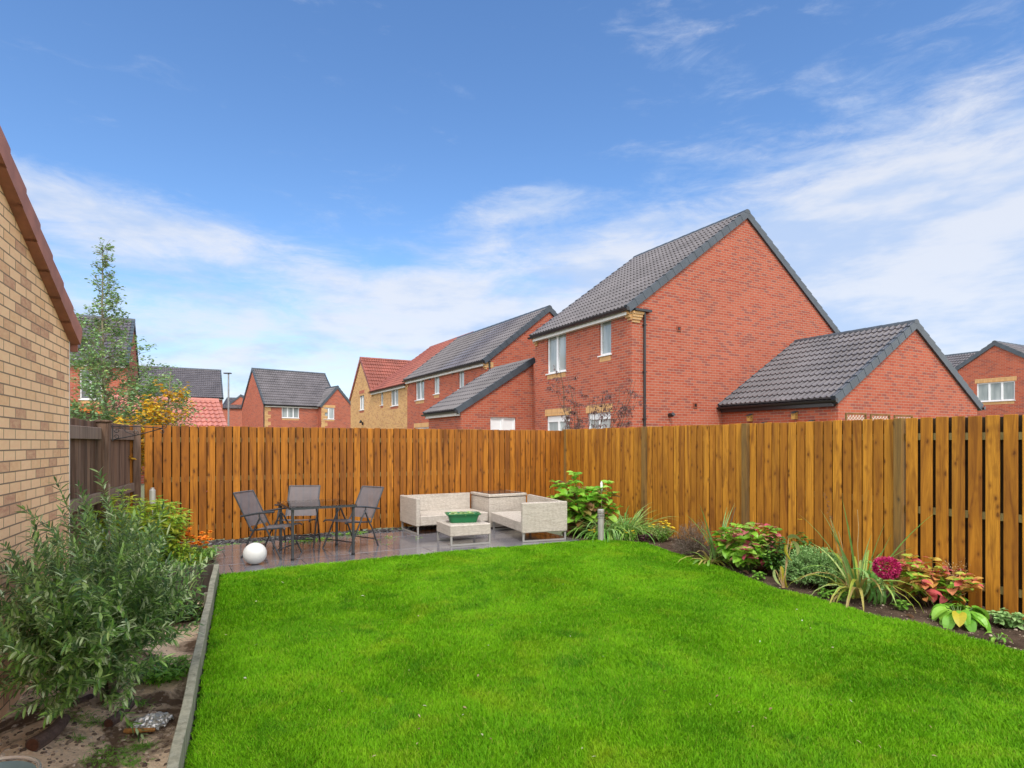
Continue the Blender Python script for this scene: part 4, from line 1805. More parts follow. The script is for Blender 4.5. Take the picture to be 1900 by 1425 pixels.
def chair(label, loc, ang):
    """folding sling chair facing local +x"""
    root = thing('folding_chair', label, 'chair', loc, ang, 'grey folding chairs around the glass table')
    w = .27
    rear, piv, front = Vector((-.30, 0, 0)), Vector((-.02, 0, .58)), Vector((.30, 0, 0))
    for sy in (-1, 1):
        Y = Vector((0, sy * w, 0))
        mb = MB()
        mb.tube([rear + Y, Vector((-.17, 0, .30)) + Y, Vector((-.12, 0, .38)) + Y, piv + Y], .0125, .0125, 8)
        mb.build('leg', MAT['dark_metal'], root)
        mb = MB()
        Yi = Vector((0, sy * (w + .024), 0))
        mb.tube([front + Yi, Vector((.04, 0, .50)) + Yi, piv + Yi], .0125, .0125, 8)
        mb.build('leg', MAT['dark_metal'], root)
        mb = MB()
        mb.tube([Vector((-.30, 0, .585)) + Yi, Vector((-.02, 0, .635)) + Yi, Vector((.20, 0, .655)) + Yi], .014, .014, 8)
        mb.tube([piv + Yi, Vector((-.02, 0, .635)) + Yi], .011, .011, 6)
        mb.build('armrest', MAT['dark_metal'], root)
        mb = MB()
        Yb = Vector((0, sy * (w - .03), 0))
        mb.tube([Vector((-.15, 0, .37)) + Yb, Vector((-.20, 0, .44)) + Yb, Vector((-.44, 0, .90)) + Yb], .012, .012, 8)
        mb.build('back_rail', MAT['dark_metal'], root)
        mb = MB()
        mb.tube([Vector((-.19, 0, .385)) + Yb, Vector((.10, 0, .41)) + Yb, Vector((.30, 0, .43)) + Yb, Vector((.33, 0, .41)) + Yb], .012, .012, 8)
        mb.build('seat_rail', MAT['dark_metal'], root)
    for p, q in ((Vector((-.245, 0, .12)), None), (Vector((.235, 0, .13)), None)):
        mb = MB()
        mb.tube([p + Vector((0, -w - .01, 0)), p + Vector((0, w + .01, 0))], .009, .009, 6)
        mb.build('crossbar', MAT['dark_metal'], root)
    mb = MB()
    vs, fs = [], []
    n, m = 8, 6
    for i in range(n + 1):
        t = i / n
        p = Vector((-.20, 0, .44)).lerp(Vector((-.44, 0, .90)), t)
        for j in range(m + 1):
            v = j / m
            sag = .022 * math.sin(math.pi * v) * math.sin(math.pi * min(1, t * 1.3 + .1) * .9)
            vs.append((p.x - sag, (v * 2 - 1) * (w - .03), p.z - sag * .3))
    for i in range(n):
        for j in range(m):
            b = i * (m + 1) + j
            fs.append((b, b + 1, b + m + 2, b + m + 1))
    mb.add(vs, fs)
    mb.tube([Vector((-.44, -w + .03, .90)), Vector((-.445, 0, .902)), Vector((-.44, w - .03, .90))], .010, .010, 6)
    mb.build('backrest', MAT['sling'], root, smooth=False)
    mb = MB()
    vs, fs = [], []
    for i in range(n + 1):
        t = i / n
        p = Vector((-.18, 0, .39)).lerp(Vector((.31, 0, .432)), t)
        for j in range(m + 1):
            v = j / m
            sag = .028 * math.sin(math.pi * v) * math.sin(math.pi * min(1, t + .1) * .9)
            vs.append((p.x, (v * 2 - 1) * (w - .03), p.z - sag))
    for i in range(n):
        for j in range(m):
            b = i * (m + 1) + j
            fs.append((b, b + 1, b + m + 2, b + m + 1))
    mb.add(vs, fs)
    mb.build('seat', MAT['sling'], root)
    return root


chair('grey folding chair at the left of the table, leaning back beside the white globe', Vector((-3.42, 8.62, 0)), R(-8))
chair('grey folding chair behind the glass table with its back square to the fence', Vector((-3.34, 9.45, 0)), R(-84))
chair('grey folding chair at the right of the table, turned towards the lawn', Vector((-2.47, 9.30, 0)), R(-124))

# white globe
GP = gnd(473, 1047)
gl = MB()
r = .148
prof = [(max(.001, r * math.sin(math.pi * i / 24)), r - r * math.cos(math.pi * i / 24)) for i in range(25)]
prof = [(a, b * .96) for a, b in prof]
gl.lathe(prof, 32)
o = gl.build('globe_light', plain('white_plastic_globe', (.66, .655, .64), .35, 0, .02), None, (GP.x, GP.y, .0), smooth=True)
tag(o, 'plain white globe light standing on the wet paving', 'globe light')

# street lamp
def street_lamp():
    P = Vector(((424 - CX) / F * 40, 40, .35))
    root = thing('street_lamp', 'slim grey street lamp rising behind the back fence', 'street lamp', P)
    mb = MB()
    h = h_at(693, 40) - .35
    mb.tube([(0, 0, 0), (0, 0, 1.6)], .10, .10, 12)
    mb.tube([(0, 0, 1.6), (0, 0, h)], .062, .05, 12)
    mb.build('pole', plain('galvanised_pole', (.30, .31, .32), .45, .5), root)
    mb = MB()
    mb.cbox((-.30, -.12, h - .02), (.18, .12, h + .05), .02)
    mb.build('lamp_head', MAT['dark_metal'], root)


street_lamp()

# bird boxes on the garage wall
def bird_boxes():
    A = MA
    wood = woodmat('bird_box_wood', (.55, .30, .08), (.62, .36, .10), (.35, .17, .04))
    specs = [(1394, 780, 767.5, 'pale wooden bird box on the garage wall, left of the pair shown whole'), (1477, 777, 762.5, 'pale wooden bird box on the garage wall, right of the pair shown whole'),
             (1420, 0, 782, 'bird box whose dark roof alone shows above the fence, left one'), (1508, 0, 778.5, 'bird box whose dark roof alone shows above the fence, right one')]
    for px, pb, ptop, lab in specs:
        s = s_on(px, GO, A)
        P = GO + A * s
        zt = h_at(ptop, P.y)
        root = thing('bird_box', lab, 'bird box', (P.x, P.y, zt - .28 * .78), mang, 'bird boxes on the garage wall')
        root.scale = (.78, .78, .78)
        # local: -x outwards from the wall
        mb = MB()
        vs = [(-.16, -.07, 0), (-.003, -.07, 0), (-.003, .07, 0), (-.16, .07, 0), (-.16, -.07, .20), (-.003, -.07, .25), (-.003, .07, .25), (-.16, .07, .20)]
        mb.add(vs, [(0, 3, 2, 1), (4, 5, 6, 7), (0, 1, 5, 4), (1, 2, 6, 5), (2, 3, 7, 6), (3, 0, 4, 7)])
        mb.build('box', wood, root)
        mb = MB()
        vs = [(-.20, -.09, .195), (-.003, -.09, .257), (-.003, .09, .257), (-.20, .09, .195), (-.20, -.09, .212), (-.003, -.09, .275), (-.003, .09, .275), (-.20, .09, .212)]
        mb.add(vs, [(0, 3, 2, 1), (4, 5, 6, 7), (0, 1, 5, 4), (1, 2, 6, 5), (2, 3, 7, 6), (3, 0, 4, 7)])
        mb.build('roof', MAT['verge_dark'], root)
        mb = MB()
        mb.lathe([(.018, 0), (.018, .006)], 12, (0, 0, 0), Matrix.Translation((-.166, 0, .14)) @ Matrix.Rotation(R(90), 4, 'Y'))
        mb.lathe([(.018, 0), (.018, .006)], 12, (0, 0, 0), Matrix.Translation((-.09, -.077, .14)) @ Matrix.Rotation(R(-90), 4, 'X'))
        mb.build('entrance_hole', MAT['black_plastic'], root)


bird_boxes()

# trellis tops behind the right fence
for (p0, p1, ptp, lab) in ((1570, 1606, 766, 'left of three small lattice trellises showing over the right fence'), (1616, 1650, 768, 'middle of three small lattice trellises showing over the right fence'), (1660, 1692, 770, 'right of three small lattice trellises showing over the right fence')):
    Yt = 12.6
    a, b = pt(p0, ptp, Yt), pt(p1, ptp, Yt + .2)
    d = b - a
    d.z = 0
    root = thing('trellis', lab, 'trellis', (a.x, a.y, a.z - 1.8), math.atan2(d.y, d.x), 'lattice trellises against the garage')
    L = d.length
    mb = MB()
    for x in (0, L):
        mb.box((x - .015, -.015, 0), (x + .015, .015, 1.8))
    mb.box((.0155, -.015, 1.77), (L - .0155, .015, 1.8))
    mb.box((.0155, -.015, .9), (L - .0155, .015, .93))
    mb.build('frame', MAT['post'], root)
    mb = MB()
    lath = .014
    for sgn, yo in ((1, -.008), (-1, .004)):
        k = -1.8
        while k < L + 1.8:
            # diagonal clipped to the frame
            pts_ = []
            for t in np.linspace(0, 1.8, 40):
                x = k + sgn * t if sgn > 0 else k - t + 0
                if 0.015 < x < L - .015 and .93 < t < 1.77:
                    pts_.append((x, t))
            if len(pts_) > 1:
                (xa, za), (xb, zb) = pts_[0], pts_[-1]
                mb.bar((xa, yo, za), (xb, yo, zb), lath, .006, (0, 1, 0))
            k += .085
    mb.build('lattice', plain('pale_lattice', (.55, .47, .38), .8), root)

# white satellite spot by the bollard; bollard and solar lights
def bollard():
    P = gnd(1115, 1003)
    P.y += .0
    root = thing('bollard_light', 'round stainless steel bollard light in front of the grassy clump', 'bollard light', P)
    k = 58 * P.y / F
    mb = MB()
    mb.lathe([(.052, -.02), (.052, k * .72)], 20)
    mb.build('post', MAT['steel'], root, smooth=False)
    mb = MB()
    z = k * .725
    for i in range(4):
        mb.lathe([(.040, z), (.060, z + .005), (.060, z + .012), (.040, z + .02)], 20)
        z += .026
    mb.build('louvre', MAT['steel'], root)
    mb = MB()
    mb.lathe([(.056, z), (.056, z + .03), (.04, z + .04)], 20)
    mb.build('cap', MAT['steel'], root)


bollard()


def solar(px, py_base, py_top, lab, r=.03, hh=.16, Yo=None, white=False):
    P = gnd(px, py_base) if Yo is None else Vector(((px - CX) / F * Yo, Yo, 0))
    root = thing('solar_light', lab, 'solar light', (P.x, P.y, P.z))
    H = h_at(py_top, P.y) - P.z
    mb = MB()
    mb.tube([(0, 0, -.02), (0, 0, H - hh)], .007, .007, 8)
    mb.build('stem', MAT['steel'], root)
    mb = MB()
    mb.lathe([(r * .7, H - hh), (r, H - hh + .01), (r, H - .03), (r * .6, H - .022), (r * .6, H)], 16)
    mb.build('lamp_tube', MAT['upvc'] if white else MAT['steel'], root)


solar(1116, 975, 893, 'white-topped solar stake light standing behind the steel bollard', .022, .17, 10.6, True)
solar(283, 1005, 905, 'silver cylinder solar light among the yellow-green leaves in the left bed', .036, .21, 7.7)
solar(1097, 0, 0, 'x') if False else None

# wrought iron bracket
def bracket():
    wx = oa + od * ops
    a = pt(209, 791, wx.y - .12)
    d = Vector((E1.x, E1.y * .5, 0)).normalized()
    root = thing('hanging_bracket', 'black scrolled iron hanging-basket bracket on the weathered fence post', 'bracket', a)
    mb = MB()
    r = .006
    Lb = .55
    tip = d * Lb + Vector((0, 0, -.02))
    low = Vector((0, 0, -.165))
    mb.tube([Vector((-.02, 0, 0)), d * Lb * .5, tip], r, r, 6)
    mb.tube([Vector((0, 0, .02)), low + Vector((0, 0, -.02))], r, r, 6)
    mb.tube([low, low.lerp(tip, .5) + Vector((0, 0, -.012)), tip], r, r, 6)
    mb.tube([d * .09, d * .15 + Vector((0, 0, -.07)), d * .24 + Vector((0, 0, -.105))], r * .8, r * .8, 5)

    def scroll(c, r0, turns, a0, s=1):
        pts = []
        for i in range(22):
            t = i / 21
            rr = r0 * (1 - .75 * t)
            an = a0 + s * t * turns * 2 * math.pi
            pts.append(c + d * (rr * math.cos(an)) + Vector((0, 0, rr * math.sin(an))))
        mb.tube(pts, r * .8, r * .6, 5)
    scroll(d * .045 + Vector((0, 0, -.05)), .03, 1.2, math.pi)
    scroll(d * .045 + Vector((0, 0, -.13)), .03, 1.2, math.pi, -1)
    scroll(d * .25 + Vector((0, 0, -.075)), .035, 1.3, -math.pi / 2)
    scroll(tip + d * .015 + Vector((0, 0, .035)), .035, 1.2, -math.pi / 2)
    scroll(tip + d * -.01 + Vector((0, 0, -.045)), .03, .9, math.pi / 2, -1)
    mb.build('iron_scrolls', MAT['black_plastic'], root)


bracket()

# ------------------------------------------------------------------ plants
LM = {}
LM['hyd'] = leafmat('hydrangea_green', [(.10, .30, .02), (.24, .52, .04), (.40, .66, .10), (.28, .56, .05)], .4, .35)
LM['hyd_brown'] = leafmat('hydrangea_bronze', [(.14, .07, .03), (.28, .12, .06), (.26, .24, .05), (.34, .16, .10)], .5, .3)
LM['pinkgreen'] = leafmat('pink_tinged_leaf', [(.12, .28, .03), (.26, .44, .07), (.60, .16, .20), (.62, .07, .16)], .45, .3)
LM['redpink'] = leafmat('red_autumn_leaf', [(.30, .46, .05), (.55, .55, .08), (.72, .38, .10), (.70, .12, .14), (.58, .05, .12)], .45, .3)
LM['strap'] = leafmat('strap_green', [(.10, .26, .03), (.22, .44, .06), (.40, .56, .14), (.52, .58, .22)], .4, .3)
LM['iris'] = leafmat('iris_green', [(.08, .24, .04), (.18, .42, .08), (.40, .58, .24)], .4, .3)
LM['yellow_strap'] = leafmat('yellowing_strap', [(.20, .30, .03), (.42, .45, .06), (.50, .42, .12), (.34, .22, .10)], .5, .3)
LM['hosta'] = leafmat('hosta_leaf', [(.12, .34, .03), (.22, .50, .05), (.36, .60, .09)], .35, .25)
LM['hosta_yellow'] = leafmat('yellow_hosta_leaf', [(.40, .42, .04), (.60, .48, .03), (.45, .50, .10)], .45, .35)
LM['lavender'] = leafmat('grey_green_sprig', [(.12, .26, .06), (.26, .46, .14), (.42, .60, .26)], .6, .15)
LM['drybrush'] = leafmat('dry_lavender', [(.10, .075, .06), (.17, .13, .10), (.23, .18, .14)], .8, .1)
LM['dkgreen'] = leafmat('dark_small_leaf', [(.02, .075, .012), (.045, .13, .02), (.09, .20, .035)], .45, .2)
LM['purple'] = leafmat('purple_leaf', [(.05, .012, .03), (.10, .03, .05), (.14, .06, .07)], .5, .2)
LM['olive'] = leafmat('olive_leaf', [(.022, .068, .014), (.05, .13, .026), (.10, .22, .035), (.17, .33, .045), (.28, .40, .13), (.48, .56, .34)], .36, .18)
LM['euc'] = leafmat('blue_green_tree_leaf', [(.08, .18, .07), (.18, .33, .14), (.30, .46, .24), (.36, .48, .12)], .5, .25)
LM['autumn'] = leafmat('yellow_autumn_leaf', [(.32, .36, .03), (.62, .42, .02), (.75, .50, .03), (.66, .27, .02)], .5, .35)
LM['acer'] = leafmat('dark_red_acer_leaf', [(.09, .035, .035), (.15, .075, .075), (.24, .15, .14)], .55, .2)
LM['lime'] = leafmat('lime_leaf', [(.15, .30, .02), (.30, .48, .03), (.42, .52, .05), (.50, .48, .06)], .42, .35)
LM['marigold'] = leafmat('orange_petal', [(.80, .20, .01), (.90, .36, .02), (.65, .10, .01)], .5, .2)
LM['yellowflower'] = leafmat('yellow_petal', [(.80, .55, .02), (.85, .66, .05)], .5, .2)
LM['magenta'] = leafmat('magenta_petal', [(.30, .006, .07), (.52, .012, .13), (.68, .06, .22)], .5, .2)
LM['pink'] = leafmat('pink_petal', [(.75, .25, .45), (.80, .35, .55)], .5, .3)
LM['weed'] = leafmat('weed_green', [(.10, .28, .03), (.20, .44, .05), (.32, .54, .09)], .45, .3)
LM['variegated'] = leafmat('variegated_leaf', [(.10, .22, .03), (.35, .45, .15), (.60, .62, .35)], .45, .3)
LM['fallen'] = leafmat('fallen_tan_leaf', [(.45, .26, .15), (.52, .32, .20)], .7, .1)
LM['straw_seed'] = leafmat('straw_seed', [(.30, .19, .09), (.45, .32, .17), (.55, .42, .25)], .8, .1)
MAT['twig'] = plain('brown_twig', (.10, .065, .04), .8, 0, .3, 20)
MAT['green_stem'] = plain('green_stem', (.12, .20, .05), .6, 0, .2, 20)
MAT['straw'] = plain('straw_stem', (.40, .27, .13), .7, 0, .25, 20)
MAT['bark'] = plain('olive_bark', (.16, .13, .10), .85, 0, .35, 25, .5)
MAT['pale_bark'] = plain('mottled_bark', (.20, .17, .11), .8, 0, .4, 12, .4)


def rdir(zmin=-.2, zmax=1.0):
    a = random.uniform(0, 2 * math.pi)
    z = random.uniform(zmin, zmax)
    r = math.sqrt(max(0, 1 - z * z))
    return Vector((r * math.cos(a), r * math.sin(a), z))


def curve_pts(p, q, n=6, sag=0.0, wob=0.0, rise=0.0):
    out = []
    for i in range(n + 1):
        t = i / n
        c = p.lerp(q, t)
        c = c + Vector((0, 0, rise * math.sin(math.pi * t * .5) - rise * t - sag * t * t))
        if 0 < i < n:
            c = c + Vector((random.gauss(0, wob), random.gauss(0, wob), random.gauss(0, wob)))
        out.append(c)
    return out


def leafy_shrub(name, label, P, h, rad, nst, leafL, leafW, mat, group=None, cat='shrub', mat2=None, frac2=0.0, low2=True, pairs=6, stem='green_stem', shape='broad', squash=1.0, kind2name='tinted_leaves', topcluster=True):
    root = thing(name, label, cat, P, 0, group)
    st, fo, f2 = MB(), MB(), MB()
    for i in range(nst):
        a = 2 * math.pi * (i + random.uniform(-.4, .4)) / nst * 2.4
        rr = rad * math.sqrt(random.uniform(.02, 1))
        hh = h * random.uniform(.55, 1.0) * (1 - .35 * (rr / rad) ** 2)
        tip = Vector((math.cos(a) * rr, math.sin(a) * rr * squash, hh))
        pts = curve_pts(Vector((math.cos(a) * rr * .2, math.sin(a) * rr * .2, -.02)), tip, 5, wob=rad * .02, rise=hh * .25)
        st.tube(pts, .006, .003, 5, False)
        az = random.uniform(0, 6.28)
        for k in range(pairs):
            t = .25 + .75 * (k + .5) / pairs
            f = t * 5
            i0 = min(4, int(f))
            c = pts[i0].lerp(pts[i0 + 1], f - i0)
            az += math.pi / 2 + random.uniform(-.3, .3)
            sz = (.75 + .35 * math.sin(math.pi * t)) * random.uniform(.8, 1.15)
            for sgn in (0, math.pi):
                d = Vector((math.cos(az + sgn), math.sin(az + sgn), random.uniform(-.05, .55)))
                tgt = fo
                if mat2 is not None:
                    pr = frac2 * (2 * (1 - c.z / h) if low2 else 2 * (c.z / h))
                    if random.random() < pr:
                        tgt = f2
                tgt.leaf(c, d, leafL * sz, leafW * sz, shape=shape, n=4, droop=random.uniform(.3, .9))
        if topcluster:
            for k in range(5):
                a2_ = az + k * 1.26
                tgt = f2 if (mat2 is not None and random.random() < (frac2 * (.3 if low2 else 1.6))) else fo
                tgt.leaf(tip, Vector((math.cos(a2_), math.sin(a2_), random.uniform(.35, .9))), leafL * .7, leafW * .7, shape=shape, n=4, droop=.5)
    st.build('stems', MAT[stem], root)
    fo.build('foliage', LM[mat], root)
    if f2.v:
        f2.build(kind2name, LM[mat2], root)
    return root


def strap_clump(name, label, P, n, L, W, mat, cat='plant', group=None, spread=.12, up=.8, droop=1.4, mat2=None, frac2=.3, lean=(0, 0), nseg=6):
    root = thing(name, label, cat, P, 0, group)
    fo, f2 = MB(), MB()
    for i in range(n):
        a = random.uniform(0, 6.28)
        b = Vector((math.cos(a), math.sin(a), 0)) * spread * random.random()
        d = Vector((math.cos(a) + lean[0], math.sin(a) + lean[1], up * random.uniform(.8, 3.2)))
        tgt = f2 if (mat2 and random.random() < frac2) else fo
        tgt.leaf(b, d, L * random.uniform(.6, 1.1), W * random.uniform(.7, 1.1), shape='strap', n=nseg, droop=droop * random.uniform(.4, 1.3), roll=random.uniform(-.4, .4), fold=.35)
    fo.build('leaves', LM[mat], root)
    if f2.v:
        f2.build('faded_leaves', LM[mat2], root)
    return root


def sprig_mound(name, label, P, rx, ry, h, n, L, mat, cat='shrub', lw=.006, leaves=9, group=None):
    root = thing(name, label, cat, P, 0, group)
    fo, st = MB(), MB()
    for i in range(n):
        d = rdir(.02, 1.0)
        k = random.uniform(.45, 1.0)
        p = Vector((d.x * rx * k, d.y * ry * k, .03 + max(0, d.z) * h * k))
        dd = (Vector((d.x, d.y, d.z + .55)) + rdir(-1, 1) * .35).normalized()
        if i % 4 == 0:
            st.tube([Vector((p.x * .2, p.y * .2, 0)), p * .7, p], .003, .0015, 4, False)
        for j in range(leaves):
            t = (j + 1) / leaves
            c = p + dd * (L * t)
            e = (dd * .8 + rdir(-1, 1) * .8).normalized()
            fo.leaf(c, e, L * .42, lw, n=2, droop=.1)
    fo.build('sprigs', LM[mat], root)
    st.build('stems', MAT['twig'], root)
    return root


def hosta(name, label, P, n, L, W, mat, lean=0.0, mat2=None, frac2=0, group=None):
    root = thing(name, label, 'plant', P, 0, group)
    fo, f2, st = MB(), MB(), MB()
    for i in range(n):
        a = i * 2.4 + random.uniform(-.2, .2)
        t = (i + 1) / n
        stl = L * random.uniform(.6, 1.1)
        d = Vector((math.cos(a), math.sin(a), 1.5 - 1.1 * t)).normalized()
        q = d * stl
        pts = curve_pts(Vector((0, 0, 0)), q, 3)
        st.tube(pts, .006, .004, 5, False)
        d2_ = Vector((math.cos(a), math.sin(a), .25 - .35 * t))
        tgt = f2 if (mat2 and random.random() < frac2) else fo
        k = random.uniform(.8, 1.15)
        tgt.leaf(q, d2_, L * k, W * k, shape='broad', n=6, droop=random.uniform(.8, 1.5), fold=.3, roll=random.uniform(-.3, .3))
    st.build('stems', MAT['green_stem'], root)
    fo.build('leaves', LM[mat], root)
    if f2.v:
        f2.build('yellow_leaves', LM[mat2], root)
    return root


random.seed(21)
# far corner group
P = gnd(1078, 990)
P = Vector((1.22, 10.75, -.02))
leafy_shrub('hydrangea', 'tall hydrangea with bright green and bronze leaves in the far corner by the sofa', P, 1.12, .68, 30, .21, .135, 'hyd', mat2='hyd_brown', frac2=.38, pairs=7, squash=.7)
P = gnd(1122, 999)
P.y += .35
P.x = (1118 - CX) / F * P.y
strap_clump('daylily', 'arching pale green strappy clump behind the steel bollard', P, 170, .85, .032, 'iris', spread=.24, droop=2.3, up=1.2, mat2='strap', frac2=.4)
P2 = P + Vector((.42, .12, 0))
strap_clump('daylily', 'darker green grassy clump right of the bollard, against the dark fence post', P2, 260, .82, .022, 'strap', spread=.34, droop=1.9, up=1.3, mat2='iris', frac2=.35)
P = gnd(1195, 1003)
leafy_shrub('heuchera', 'small dark purple leafy plant at the lawn edge', P, .12, .13, 12, .06, .05, 'purple', cat='plant', pairs=2)
for px, py, lab in ((1100, 1001, 'small yellow-flowered plant left of the bollard foot'), (1168, 1002, 'small yellow-flowered plant right of the bollard foot')):
    P = gnd(px, py)
    r = leafy_shrub('bedding_plant', lab, P, .13, .12, 12, .05, .03, 'weed', cat='plant', pairs=3, group='small yellow flowers by the bollard')
    for k in range(7):
        fb = MB()
        c = Vector((random.uniform(-.09, .09), random.uniform(-.08, .08), random.uniform(.11, .16)))
        for q in range(6):
            a = q * 1.05
            fb.leaf(c, (math.cos(a), math.sin(a), .5), .028, .022, n=2)
        fb.build('flower', LM['yellowflower'], r)
# yellow potentilla
P = gnd(1226, 1004)
P.y += .15
P.x = (1228 - CX) / F * P.y
r = leafy_shrub('potentilla', 'low green bush dotted with yellow flowers at the foot of the fence', P, .27, .25, 44, .045, .018, 'variegated', mat2='weed', frac2=.45, pairs=6)
for k in range(17):
    fb = MB()
    a, rr = random.uniform(0, 6.28), random.uniform(0, .24)
    c = Vector((math.cos(a) * rr, math.sin(a) * rr, .31 - rr * .5 + random.uniform(-.02, .04)))
    for q in range(6):
        a = q * 1.05
        fb.leaf(c, (math.cos(a), math.sin(a) - .4, .6), .034, .026, n=2)
    fb.build('flower', LM['yellowflower'], r)
# dry brown lavender
P = gnd(1285, 1038)
P.y += .22
P.x = (1287 - CX) / F * P.y
sprig_mound('dry_lavender', 'brown dried-out lavender mound between the yellow flowers and the strappy leaves', P, .27, .27, .42, 620, .11, 'drybrush', leaves=7, lw=.005)
# yellowing strappy plant
P = gnd(1322, 1047)
P.y += .1
strap_clump('crocosmia', 'drooping yellow-green strappy leaves left of the pink-tinged hydrangea', P, 40, .62, .036, 'yellow_strap', spread=.06, droop=2.8, up=.9, mat2='strap', frac2=.3)
P = gnd(1342, 1050)
P.y += .25
r = strap_clump('gladiolus', 'upright green blades with one dark leaning stem behind the pink-tinged hydrangea', P, 12, .85, .036, 'iris', spread=.05, droop=.5, up=3.0)
mb = MB()
mb.tube([(0.0, 0, 0), (.16, 0, .45), (.26, 0, .78)], .006, .006, 5)
mb.build('dark_stem', MAT['twig'], r)
# pink tinged hydrangea
P = gnd(1388, 1062)
P.y += .25
P.x = (1384 - CX) / F * P.y
leafy_shrub('hydrangea', 'bushy hydrangea with green leaves edged and tipped in pink', P, .68, .46, 38, .155, .105, 'hyd', mat2='pinkgreen', frac2=.30, low2=False, pairs=6, kind2name='pink_tinged_leaves')
P = gnd(1432, 1072)
P.y += .22
P.x = (1440 - CX) / F * P.y
leafy_shrub('rose_bush', 'dark green small-leaved bush right of the pink-tinged hydrangea', P, .52, .30, 56, .065, .038, 'dkgreen', mat2='weed', frac2=.25, pairs=8, stem='twig')
# tall thin yellow-flower plant
P = gnd(1482, 1078)
P.y += .55
P.x = (1484 - CX) / F * P.y
r = leafy_shrub('helianthus', 'tall thin green plant with small yellow buds above the grey-green mound', P, .66, .20, 9, .08, .05, 'dkgreen', cat='plant', mat2='weed', frac2=.5, pairs=8)
fb = MB()
for q in range(7):
    fb.leaf((0, 0, .70), (math.cos(q), math.sin(q), .5), .04, .02, n=2)
fb.build('flower', LM['yellowflower'], r)
# wilted hosta
P = gnd(1458, 1090)
P.y += .06
r = thing('wilting_hosta', 'wilting hosta with yellow hanging leaves at the lawn edge', 'plant', P)
st, fo, fy = MB(), MB(), MB()
sc = P.y / F
for (ox, oz, L, W, m, dd) in ((-.10, .20, .19, .11, 'g', (-.2, -.1, -1)), (-.04, .24, .22, .075, 'y', (.15, -.1, -1)), (.02, .13, .16, .07, 'y', (-.3, -.3, -1)), (.04, .50, .20, .09, 'y', (-.25, -.1, -1)), (.10, .54, .18, .10, 'g', (.6, -.2, -.55)), (.06, .58, .15, .09, 'g', (.5, -.2, .3))):
    top = Vector((ox, 0, oz))
    st.tube(curve_pts(Vector((random.uniform(-.02, .02), 0, -.02)), top, 4, rise=.05), .007, .005, 5, False)
    (fo if m == 'g' else fy).leaf(top, dd, L, W, shape='broad', n=6, droop=.9, roll=random.uniform(-1, 1), fold=.6)
st.build('stems', MAT['straw'], r)
fo.build('leaves', LM['variegated'], r)
fy.build('yellow_leaves', LM['hosta_yellow'], r)
# grey green lavender mound
P = gnd(1515, 1092)
P.y += .24
P.x = (1514 - CX) / F * P.y
sprig_mound('lavender', 'rounded grey-green lavender mound in the middle of the border', P, .40, .36, .40, 2100, .055, 'lavender', leaves=8, lw=.015)
# tall strappy clump with drooping leaves
P = gnd(1602, 1112)
P.y += .10
r = strap_clump('crocosmia', 'tall strappy clump with drooping stripy leaves left of the magenta flower head', P, 60, .88, .040, 'strap', spread=.14, droop=1.9, up=2.4, mat2='yellow_strap', frac2=.45)
up = MB()
for (dx_, L, an) in ((-.10, .95, -.28), (-.06, .88, -.20), (-.12, .80, -.24), (-.04, .7, -.12), (.12, .72, .12), (.16, .62, .30), (.20, 1.0, .42), (.02, .60, .02), (.10, .55, .05), (-.02, .92, -.10)):
    up.leaf((dx_ * .5, 0, 0), (an, -.02, 1), L * 1.25, .05, shape='strap', n=7, droop=random.uniform(.05, .5), roll=.2)
for k in range(16):
    up.leaf((random.uniform(-.08, .24), -.02, .3 + random.uniform(-.14, .14)), (random.uniform(-.5, .5), -.7, .6), .48, .044, shape='strap', n=7, droop=3.2, roll=random.uniform(-.3, .3))
up.build('upright_leaves', LM['iris'], r)
st = MB()
for (x0, x1, zt) in ((-.12, -.32, .92), (-.1, -.22, .75), (-.16, -.18, .55), (.02, .0, 1.0), (-.14, -.22, .60)):
    st.tube(curve_pts(Vector((x0 * .6, 0, 0)), Vector((x1, .02, zt)), 5, wob=.006), .006, .003, 5)
st.build('dry_stems', MAT['straw'], r)
sd = MB()
for k in range(60):
    t = random.random()
    c = Vector((-.31 - .06 * t, .02, .88 + t * .30))
    sd.leaf(c, rdir(-.2, 1), .035, .008, n=2)
sd.build('seed_plume', LM['acer'], r)
for k, (dx_, dy_) in enumerate(((-.05, -.02), (.05, -.04))):
    pass
# magenta flower head
P = gnd(1650, 1128)
P.y += .12
fc = pt(1645, 1053, P.y - .22)
P.x = fc.x + .02
r = thing('hydrangea_bloom', 'single round magenta flower head leaning over the border', 'flower', P)
st = MB()
st.tube(curve_pts(Vector((0, .02, -.02)), fc - P, 5, rise=.05), .006, .005, 6)
st.build('stem', MAT['green_stem'], r)
fb = MB()
c0 = fc - P
rad = 21 * fc.y / F
for k in range(760):
    d = rdir(-1, 1)
    p = c0 + Vector((d.x * rad * 1.05, d.y * rad, d.z * rad * .9)) * random.uniform(.72, 1.0)
    for q in range(2):
        e = (d * 1.2 + rdir(-1, 1) * .8).normalized()
        fb.leaf(p, e, .030, .017, n=2, droop=.2)
fb.build('petals', LM['magenta'], r)
# red-pink hydrangea
P = gnd(1722, 1134)
P.y += .30
P.x = (1728 - CX) / F * P.y
leafy_shrub('hydrangea', 'low hydrangea with red, pink and orange autumn leaves near the right end of the border', P, .56, .44, 24, .14, .085, 'redpink', mat2='hyd', frac2=.34, pairs=5, kind2name='green_leaves', stem='twig')
